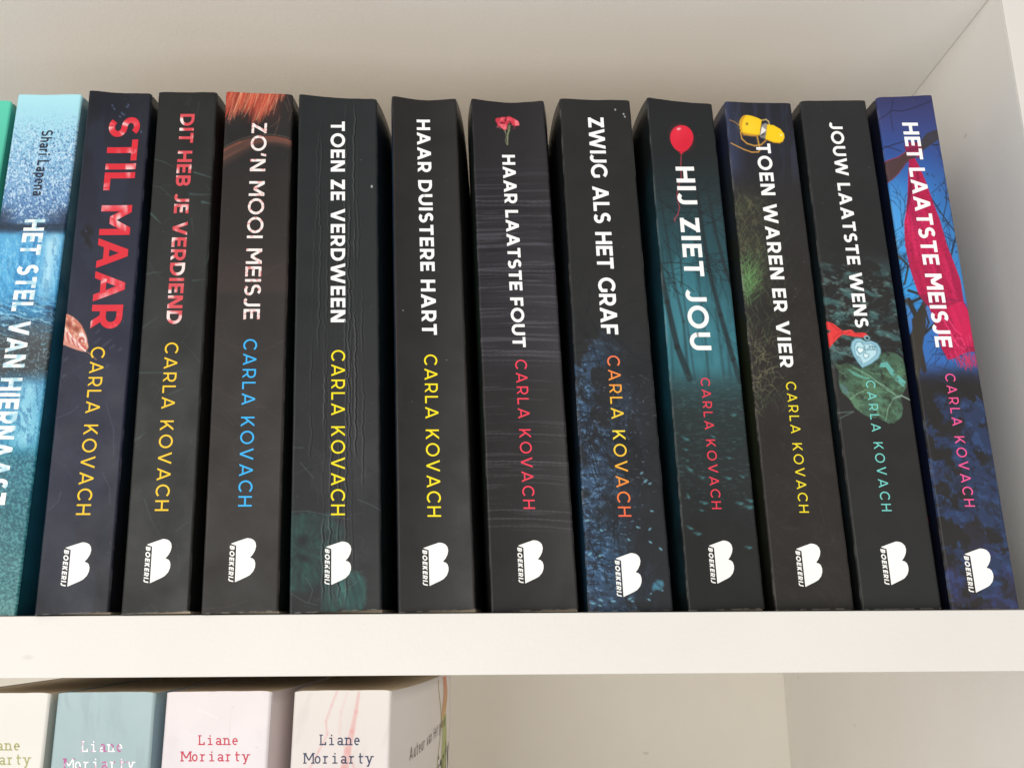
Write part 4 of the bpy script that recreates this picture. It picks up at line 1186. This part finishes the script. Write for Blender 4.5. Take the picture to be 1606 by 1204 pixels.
for k in range(26):
    x = r.uniform(1498, 1534); y = r.uniform(545, 556)
    a.line([(x, y), (x + r.uniform(-3, 5), y + 8), (x + r.uniform(-2, 9), y + r.uniform(14, 24))], 1.1, (206, 44, 84), .8)
a.poly(o_([(222, 400), (250, 375), (330, 375), (352, 420), (362, 470), (320, 490), (300, 470), (262, 480), (235, 440)]), (128, 26, 66), .95)
for p in ([(235, 430), (280, 400), (340, 410)], [(250, 460), (300, 440), (355, 455)], [(240, 390), (300, 385)]):
    a.line(o_(p), 1.4, (176, 40, 84), .8)
a.wear(.2, .3)

for k_ in ORDER[2:]:
    c_ = ARTS[k_].C
    c_ *= .88 + .12 * np.clip(c_.max(-1, keepdims=True) / .45, 0, 1)      # deepen the printed blacks

# ------------------------------------------------------------------ lettering and assembly of the upper row
def flat(*c):
    c = np.array(c, float) / 255
    return lambda s, h, g: c


def two_tone(c1, c2, fx, fy, seed, lo=.45, hi=.6):
    c1 = np.array(c1, float) / 255; c2 = np.array(c2, float) / 255

    def f(s, h, g):
        k = float(sstep(lo, hi, fbm(np.array(s * fx), np.array(h * fy), seed, 2)))
        return c1 * (1 - k) + c2 * k
    return f


def stops(*cs):
    cs = np.array(cs, float) / 255

    def f(s, h, g):
        return np.array([np.interp(s, np.linspace(0, 1, len(cs)), cs[:, k]) for k in range(3)])
    return f


W_ = flat(251, 250, 248); YEL = flat(250, 228, 10)
# key: title, (start base x, top x, y), (end base x, top x, y), weight, colour ; author the same ; logo centre
TEXT = {
    'rain': [('title_lettering', 'HET STEL VAN HIERNAAST', (39.3, 71.4, 340), (-28, 7.5, 788), .22, two_tone((246, 246, 242), (170, 212, 226), 90, 3, 5, .5, .72), dict(cond=.76, space=.36)),
             ('author_lettering', 'Shari Lapena', (65.7, 83.3, 202.4), (50.8, 68.5, 303.6), .17, flat(36, 42, 58), dict(cond=.86, space=.34))],
    'navy': [('title_lettering', 'STIL MAAR', (171.9, 219.6, 182), (140.6, 189.8, 513.7), .20, two_tone((214, 36, 52), (244, 206, 204), 34, 2.6, 41, .60, .82), dict(space=.3, cond=1.12)),
             ('author_lettering', 'CARLA KOVACH', (142.7, 164.3, 542.7), (118, 140.7, 806.3), .128, flat(246, 200, 30), dict(cond=.97, space=.3))],
    'grass': [('title_lettering', 'DIT HEB JE VERDIEND', (282.9, 305.2, 179.2), (260.2, 284, 511.2), .20, two_tone((212, 72, 80), (244, 222, 218), 30, 1.6, 12, .52, .68), {}),
              ('author_lettering', 'CARLA KOVACH', (259.1, 279.6, 540.5), (242.3, 263.7, 802.9), .128, flat(246, 200, 30), dict(cond=.97, space=.3))],
    'hair': [('title_lettering', "ZO'N MOOI MEISJE", (394.8, 418.5, 193.1), (381.2, 406.8, 502.8), .165, two_tone((244, 234, 230), (214, 110, 108), 150, 6, 23, .62, .74), dict(space=.35)),
             ('author_lettering', 'CARLA KOVACH', (382, 402.8, 533.9), (373, 394.4, 795.3), .128, flat(48, 176, 240), dict(cond=.97, space=.3))],
    'creased': [('title_lettering', 'TOEN ZE VERDWEEN', (518.3, 540.2, 188.3), (518.3, 541.3, 500.6), .205, W_, {}),
                ('author_lettering', 'CARLA KOVACH', (519.4, 540.6, 544.4), (518.7, 540.5, 804.8), .128, YEL, dict(cond=.97, space=.3))],
    'plain': [('title_lettering', 'HAAR DUISTERE HART', (652.7, 673.5, 182.8), (661.5, 684.8, 517.4), .205, W_, {}),
              ('author_lettering', 'CARLA KOVACH', (664.7, 684.6, 548.4), (670, 691.4, 805.6), .128, YEL, dict(cond=.97, space=.3))],
    'carnation': [('title_lettering', 'HAAR LAATSTE FOUT', (787.2, 807.3, 236.9), (804, 824.5, 535.4), .21, W_, {}),
                  ('author_lettering', 'CARLA KOVACH', (807.6, 825.5, 555.3), (820.9, 839.3, 792.2), .128, flat(240, 62, 86), dict(cond=.97, space=.3))],
    'twigs': [('title_lettering', 'ZWIJG ALS HET GRAF', (922, 946.5, 182.8), (942.9, 969.5, 516.4), .20, W_, dict(space=.36, cond=.99)),
              ('author_lettering', 'CARLA KOVACH', (951.6, 970.7, 549.6), (970, 990.2, 804.8), .128, stops((240, 116, 84), (244, 150, 60), (246, 200, 50), (246, 222, 60), (244, 186, 50), (240, 132, 52), (238, 100, 64)), dict(cond=.97, space=.3))],
    'balloon': [('title_lettering', 'HIJ ZIET JOU', (1059.6, 1088.5, 258.8), (1083.4, 1116.2, 544.8), .20, W_, dict(space=.3)),
                ('author_lettering', 'CARLA KOVACH', (1098.7, 1112.9, 588.5), (1117, 1132, 795.3), .128, flat(238, 62, 84), dict(cond=.97, space=.3))],
    'handbag': [('title_lettering', 'TOEN WAREN ER VIER', (1185.6, 1207.9, 223), (1223.7, 1244.7, 569.8), .205, W_, {}),
                ('author_lettering', 'CARLA KOVACH', (1232, 1247.4, 592.7), (1253.9, 1268.8, 799.8), .128, flat(244, 222, 40), dict(cond=.97, space=.3))],
    'locket': [('title_lettering', 'JOUW LAATSTE WENS', (1300.6, 1320.3, 191.3), (1340.8, 1361.6, 505.7), .205, W_, {}),
               ('author_lettering', 'CARLA KOVACH', (1356.5, 1370.6, 588.5), (1382.5, 1397.8, 796), .128, flat(116, 206, 196), dict(cond=.97, space=.3))],
    'scarf': [('title_lettering', 'HET LAATSTE MEISJE', (1414.6, 1439.1, 191.3), (1466.9, 1493.3, 538.6), .205, W_, {}),
              ('author_lettering', 'CARLA KOVACH', (1481, 1496.3, 580.1), (1512.8, 1528.8, 790.3), .128, flat(244, 88, 150), dict(cond=.97, space=.3))],
}
LOGOS = {'navy': (119.2, 884.4), 'grass': (247.6, 880.8), 'hair': (380.2, 878.9), 'creased': (530, 881.6), 'plain': (683, 882.4), 'carnation': (832.6, 877.8),
         'twigs': (986, 899), 'balloon': (1132.3, 879.7), 'handbag': (1269.7, 883.9), 'locket': (1403.5, 880), 'scarf': (1535.9, 892.5)}
LABELS = {
    'teal': 'plain turquoise paperback cut off by the left edge of the photo',
    'rain': 'pale blue paperback with rain drops on a window, next to the turquoise one',
    'navy': 'dark navy paperback with large red and white title and a dried red leaf',
    'grass': 'charcoal paperback with pinkish red title letters and faint grass blades',
    'hair': 'dark brown paperback with red hair at the top and blue author name',
    'creased': 'thick black paperback with cracked spine and teal flower at its foot',
    'plain': 'plain black paperback without picture, white title above yellow author name',
    'carnation': 'black paperback with a red carnation above grey rippled water',
    'twigs': 'black paperback with blue twigs and orange to yellow author name',
    'balloon': 'paperback with a red balloon over a teal forest',
    'handbag': 'dark paperback with a yellow handbag above night grass',
    'locket': 'dark grey paperback with silver heart locket, red ribbon and green leaf',
    'scarf': 'bright blue paperback with a crimson scarf, beside the white side panel',
}
# ink of the two cover boards (left, right): top colour, foot colour, middle
K_ = (22, 22, 22)
COVERS = {
    'teal': (((60, 160, 135), (50, 130, 110), None), ((74, 176, 150), (40, 110, 96), None)), 'rain': (((120, 180, 205), (40, 90, 100), None), ((120, 160, 170), (16, 66, 78), (34, 92, 120))),
    'navy': (((20, 22, 30), (24, 26, 36), None), ((14, 16, 22), (20, 20, 24), (20, 40, 54))), 'grass': ((K_, K_, None), (K_, (18, 18, 18), (24, 30, 30))), 'hair': (((110, 50, 40), (40, 32, 30), None), (K_, K_, None)),
    'creased': ((K_, (26, 60, 58), None), (K_, (18, 22, 22), (20, 34, 34))), 'plain': (((22, 56, 84), (16, 20, 24), (16, 42, 70)), (K_, K_, None)), 'carnation': (((20, 24, 24), K_, (24, 40, 30)), (K_, K_, None)),
    'twigs': ((K_, (20, 48, 66), (20, 24, 30)), (K_, (18, 24, 28), None)), 'balloon': (((22, 24, 24), (16, 24, 25), (18, 58, 70)), (K_, K_, None)), 'handbag': (((34, 40, 66), (20, 20, 18), (36, 42, 26)), ((30, 34, 60), K_, None)),
    'locket': ((K_, (18, 20, 20), (24, 38, 42)), (K_, K_, None)), 'scarf': (((15, 17, 32), (10, 12, 26), (13, 22, 46)), ((40, 50, 100), (24, 28, 50), None)),
}
for i, k in enumerate(ORDER):
    s_ = BOOK_SPINES[k]
    root = book_root(s_, LABELS[k], 'paperbacks on the middle shelf')
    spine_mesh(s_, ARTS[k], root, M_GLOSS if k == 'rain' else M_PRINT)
    nb = BOOK_SPINES[ORDER[i + 1]] if i + 1 < len(ORDER) else None
    pb = BOOK_SPINES[ORDER[i - 1]] if i else None
    gp = lambda A_, B_, t: max(0.0002, (B_.c[t * 2][0] - A_.c[t * 2 + 1][0]) / 2 - 0.0003)
    fr = (gp(s_, nb, 0), gp(s_, nb, 1)) if nb else (0.0016, 0.0016)
    fl = (gp(pb, s_, 0), gp(pb, s_, 1)) if pb else (0.0015, 0.0015)
    cl, cr_ = COVERS[k]
    cover_sheet('back_cover', s_, -1, *fl, mat_cover('back_cover_print', cl[0], cl[1], UP_H, 0.0, cl[2]), root)
    cover_sheet('front_cover', s_, 1, *fr, mat_cover('front_cover_print', cr_[0], cr_[1], UP_H, 0.0, cr_[2]), root)
    page_block(s_, fl, fr, root)
    for nm, tx, st_, en_, wt_, cf, kw in TEXT.get(k, []):
        build_text(nm, s_, tx, ((st_[0], st_[2]), (st_[1], st_[2])), ((en_[0], en_[2]), (en_[1], en_[2])), wt_, cf, root, **kw)
    if k in LOGOS:
        build_logo(s_, LOGOS[k], root)

# ------------------------------------------------------------------ lower row
LOW_TOP = -0.0263
LH = LOW_TOP - LOWER_Z - 0.0003
LZ = LOWER_Z + 0.0003
LOW = {
    'cream': Spine((-.2000, 0.0), (-.1620, 0.0), (-.1985, 0.0), (-.1600, 0.0), LH, LZ, 0.0, res=.0005),
    'blue': Spine((-.1594, 0.0), (-.1246, 0.0), (-.1560, 0.0), (-.1200, 0.0), LH, LZ, 0.0004, res=.0005),
    'white': Spine((-.1205, 0.0), (-.0829, 0.0), (-.1185, 0.0), (-.0835, 0.0), LH, LZ, 0.0003, res=.0005),
    'smoke': Spine((-.0748, 0.0), (-.0399, 0.0), (-.0755, 0.0), (-.0399, 0.0), LH, LZ, 0.0003, res=.0005),
}
LA = {k: Art(s, 40 + i) for i, (k, s) in enumerate(LOW.items())}
LA['cream'].grad([(1080, (238, 234, 226)), (1204, (236, 232, 222)), (2200, (230, 226, 216))])
a = LA['blue']; a.grad([(1080, (176, 198, 200)), (1204, (168, 190, 192)), (2200, (150, 176, 180))])
a.mix(sstep(.45, .75, a.n(12, 70)) * .3, (150, 166, 170))
a = LA['white']; a.grad([(1080, (238, 228, 226)), (1204, (236, 228, 230)), (2200, (232, 226, 226))])
a.line([(365, 1090), (360, 1150), (356, 1204)], 1, (206, 196, 196), .4); a.line([(312, 1115), (340, 1128)], 1.2, (250, 246, 244), .8); a.mix(sstep(.5, .8, a.n(40, 60)) * .25, (214, 204, 206))
a = LA['smoke']; a.grad([(1080, (232, 224, 216)), (1204, (230, 220, 216)), (2200, (226, 220, 214))])
a.mix(sstep(.5, .75, fbm((a.X + a.Y * .3) / 14, a.Y / 80, 91, 3)) * .35, (212, 204, 198))
for p, w0, w1, al in (([(529, 1082), (520, 1105), (511, 1130), (513, 1150), (500, 1175), (485, 1204), (470, 1260)], 2, 2.5, .6), ([(563, 1085), (558, 1115), (552, 1145), (545, 1175), (540, 1204), (530, 1300)], 3, 15, .55),
                      ([(556, 1140), (548, 1180), (556, 1204)], 2, 4, .4), ([(514, 1146), (530, 1160), (545, 1172)], 1.2, 1.2, .3), ([(545, 1085), (535, 1115), (532, 1150)], 3, 5, .18)):
    a.line(p, w0, (226, 160, 156), al, soft=1.2, w1=w1)
for k in LA:
    LA[k].wear(.2, .1); LA[k].C *= .95
LLABEL = {'cream': 'cream paperback with olive typewriter name, leftmost of the lower row', 'blue': 'light blue paperback with white and pink typewriter name under the shelf',
          'white': 'white paperback with red typewriter name under the shelf', 'smoke': 'white paperback with pink smoke streaks and navy typewriter name, right end of the lower row'}
LTXT = {'cream': ((-34, 33.2, 1175.0, 1159.4), (-55, 49, 1197.3, 1181), flat(168, 164, 104)), 'blue': ((126.3, 194, 1175.6, 1158.9), (101.2, 212.3, 1202.4, 1185.6), two_tone((250, 246, 246), (190, 92, 150), 14, 1.5, 7, .5, .58)),
        'white': ((309.4, 374.5, 1173.6, 1157.2), (284.5, 391.7, 1200.8, 1184.1), flat(196, 46, 72)), 'smoke': ((500.2, 566.3, 1166.4, 1150), (477.7, 586.2, 1194.8, 1178.3), flat(44, 56, 84))}
lk = list(LOW)
for i, k in enumerate(lk):
    s_ = LOW[k]
    root = book_root(s_, LLABEL[k], 'paperbacks on the lower shelf')
    spine_mesh(s_, LA[k], root)
    nb = LOW[lk[i + 1]] if i + 1 < len(lk) else None
    pb = LOW[lk[i - 1]] if i else None
    fr = [(LOW[lk[i + 1]].c[t * 2][0] - s_.c[t * 2 + 1][0]) * .62 - .0002 for t in (0, 1)] if nb else (0.0155, 0.0155)
    fl = [(s_.c[t * 2][0] - pb.c[t * 2 + 1][0]) * .38 - .0002 for t in (0, 1)] if pb else (0.001, 0.001)
    fr = [max(.0001, q) for q in fr]; fl = [max(.0001, q) for q in fl]
    base = {'cream': (206, 202, 188), 'blue': (150, 178, 188), 'white': (220, 208, 208), 'smoke': (224, 216, 210)}[k]
    sc1 = 0.06 if k == 'smoke' else 0.03
    cover_sheet('back_cover', s_, -1, *fl, mat_cover('back_cover_print', base, base, LOW_TOP, LOWER_Z), root, scale=.02)
    if k != 'smoke':
        cover_sheet('front_cover', s_, 1, *fr, mat_cover('front_cover_print', base, base, LOW_TOP, LOWER_Z), root, scale=sc1)
    else:
        smoke_cover = cover_sheet('front_cover', s_, 1, *fr, mat_cover('front_cover_print', base, (216, 206, 200), LOW_TOP, LOWER_Z), root, scale=sc1)
    page_block(s_, [q * .9 for q in fl], [q * .9 for q in fr], root, scale=(.02, sc1), drop=0.001)
    (x0, x1, yb, yt), (X0, X1, Yb, Yt), cf = LTXT[k]
    build_text('author_lettering', s_, 'Liane', ((x0, yb), (x0, yt)), ((x1, yb), (x1, yt)), .13, cf, root, mono=.86, serif=True)
    build_text('author_lettering', s_, 'Moriarty', ((X0, Yb), (X0, Yt)), ((X1, Yb), (X1, Yt)), .13, cf, root, mono=.86, serif=True)

# front cover of the right-end book: wisps of coloured smoke and the lettering printed on it
s_ = LOW['smoke']; sroot = smoke_cover.parent


def on_cover(d, z, o=0.00004):
    d = np.asarray(d, float); z = np.asarray(z, float)
    v = (LZ + LH - z) / LH
    g = 0.0155 * (1 - np.exp(-d / 0.06))
    e = s_.pos(np.ones_like(d), v)
    dg = 0.0155 / .06 * np.exp(-d / .06); nl = np.sqrt(1 + dg * dg)
    e[:, 0] += g + o / nl + 0.00002; e[:, 1] += d - o * dg / nl
    return e


def cover_text(name, text, d0, d1, z0, z1, cap, t, col):
    length = math.hypot(d1 - d0, z1 - z0)
    S = layout(text, t, length / cap, cond=.95, space=.35)
    V, F = [], []
    for q, (L, R, gi) in enumerate(S):
        Ls, Rs = [L[0]], [R[0]]
        for i in range(len(L) - 1):
            k = max(1, int(np.linalg.norm(L[i + 1] - L[i]) * cap / .002))
            for j in range(1, k + 1):
                Ls.append(L[i] + (L[i + 1] - L[i]) * j / k); Rs.append(R[i] + (R[i + 1] - R[i]) * j / k)
        b = len(V)
        P = np.stack([np.array(Ls), np.array(Rs)], 1).reshape(-1, 2) * cap
        f = P[:, 0] / length
        V += list(on_cover(d0 + (d1 - d0) * f, z0 + (z1 - z0) * f + P[:, 1], 0.00012 + 0.00001 * (q % 5)))
        for i in range(len(Ls) - 1): F.append((b + 2 * i, b + 2 * i + 1, b + 2 * i + 3, b + 2 * i + 2))
    V, F = np.array(V), np.array(F)
    n = np.cross(V[F[:, 1]] - V[F[:, 0]], V[F[:, 2]] - V[F[:, 0]])
    F[n[:, 0] < 0] = F[n[:, 0] < 0][:, ::-1]
    return mesh_obj(name, V, F, M_INK, sroot, np.tile(np.array(col) / 255.0, (len(V), 1)))


cover_text('cover_lettering', 'Auteur van Het geheim', .022, .106, -.0535, -.0500, .0046, .12, (112, 106, 96))
cover_text('cover_lettering', 'Moriarty', .046, .124, -.0775, -.0700, .0140, .12, (66, 74, 64))


def wisp(parts, tint_fn):
    V, F, K = [], [], []
    for q, (pts, col0, col1) in enumerate(parts):
        b = len(V)
        for i, (z, da, db) in enumerate(pts):
            dd = np.linspace(da, db, 6)
            V += list(on_cover(dd, np.full(6, z), 0.00004 + .00002 * q))
            f = i / (len(pts) - 1)
            K += [(np.array(col0) * (1 - f) + np.array(col1) * f) / 255] * 6
        for i in range(len(pts) - 1):
            for j in range(5):
                a_ = b + i * 6 + j; F.append((a_, a_ + 6, a_ + 7, a_ + 1))
    V, F = np.array(V), np.array(F)
    n = np.cross(V[F[:, 1]] - V[F[:, 0]], V[F[:, 2]] - V[F[:, 0]])
    F[n[:, 0] < 0] = F[n[:, 0] < 0][:, ::-1]
    return mesh_obj('cover_picture', V, F, M_PRINT, sroot, np.array(K))


def zz(f):
    return np.linspace(-.0290, -.105, 24)[int(f)]


red = [(z, .094 + .004 * math.sin(i * .35), .107 + .004 * math.sin(i * .35) + .006 * math.sin(i * .2) ** 2) for i, z in enumerate(np.linspace(-.0280, -.050, 16))]
grn = [(z, .097 - .018 * (i / 20) ** 1.2, .110 + .004 * math.sin(i * .3)) for i, z in enumerate(np.linspace(-.0455, -.11, 24))]
thin = [(z, .078 + .012 * math.sin(i * .17) ** 2, .0795 + .012 * math.sin(i * .17) ** 2) for i, z in enumerate(np.linspace(-.0280, -.075, 24))]
wisp([(red, (206, 130, 104), (206, 176, 110)), (grn, (176, 182, 112), (150, 158, 70)), (thin, (190, 170, 110), (168, 170, 104))], None)
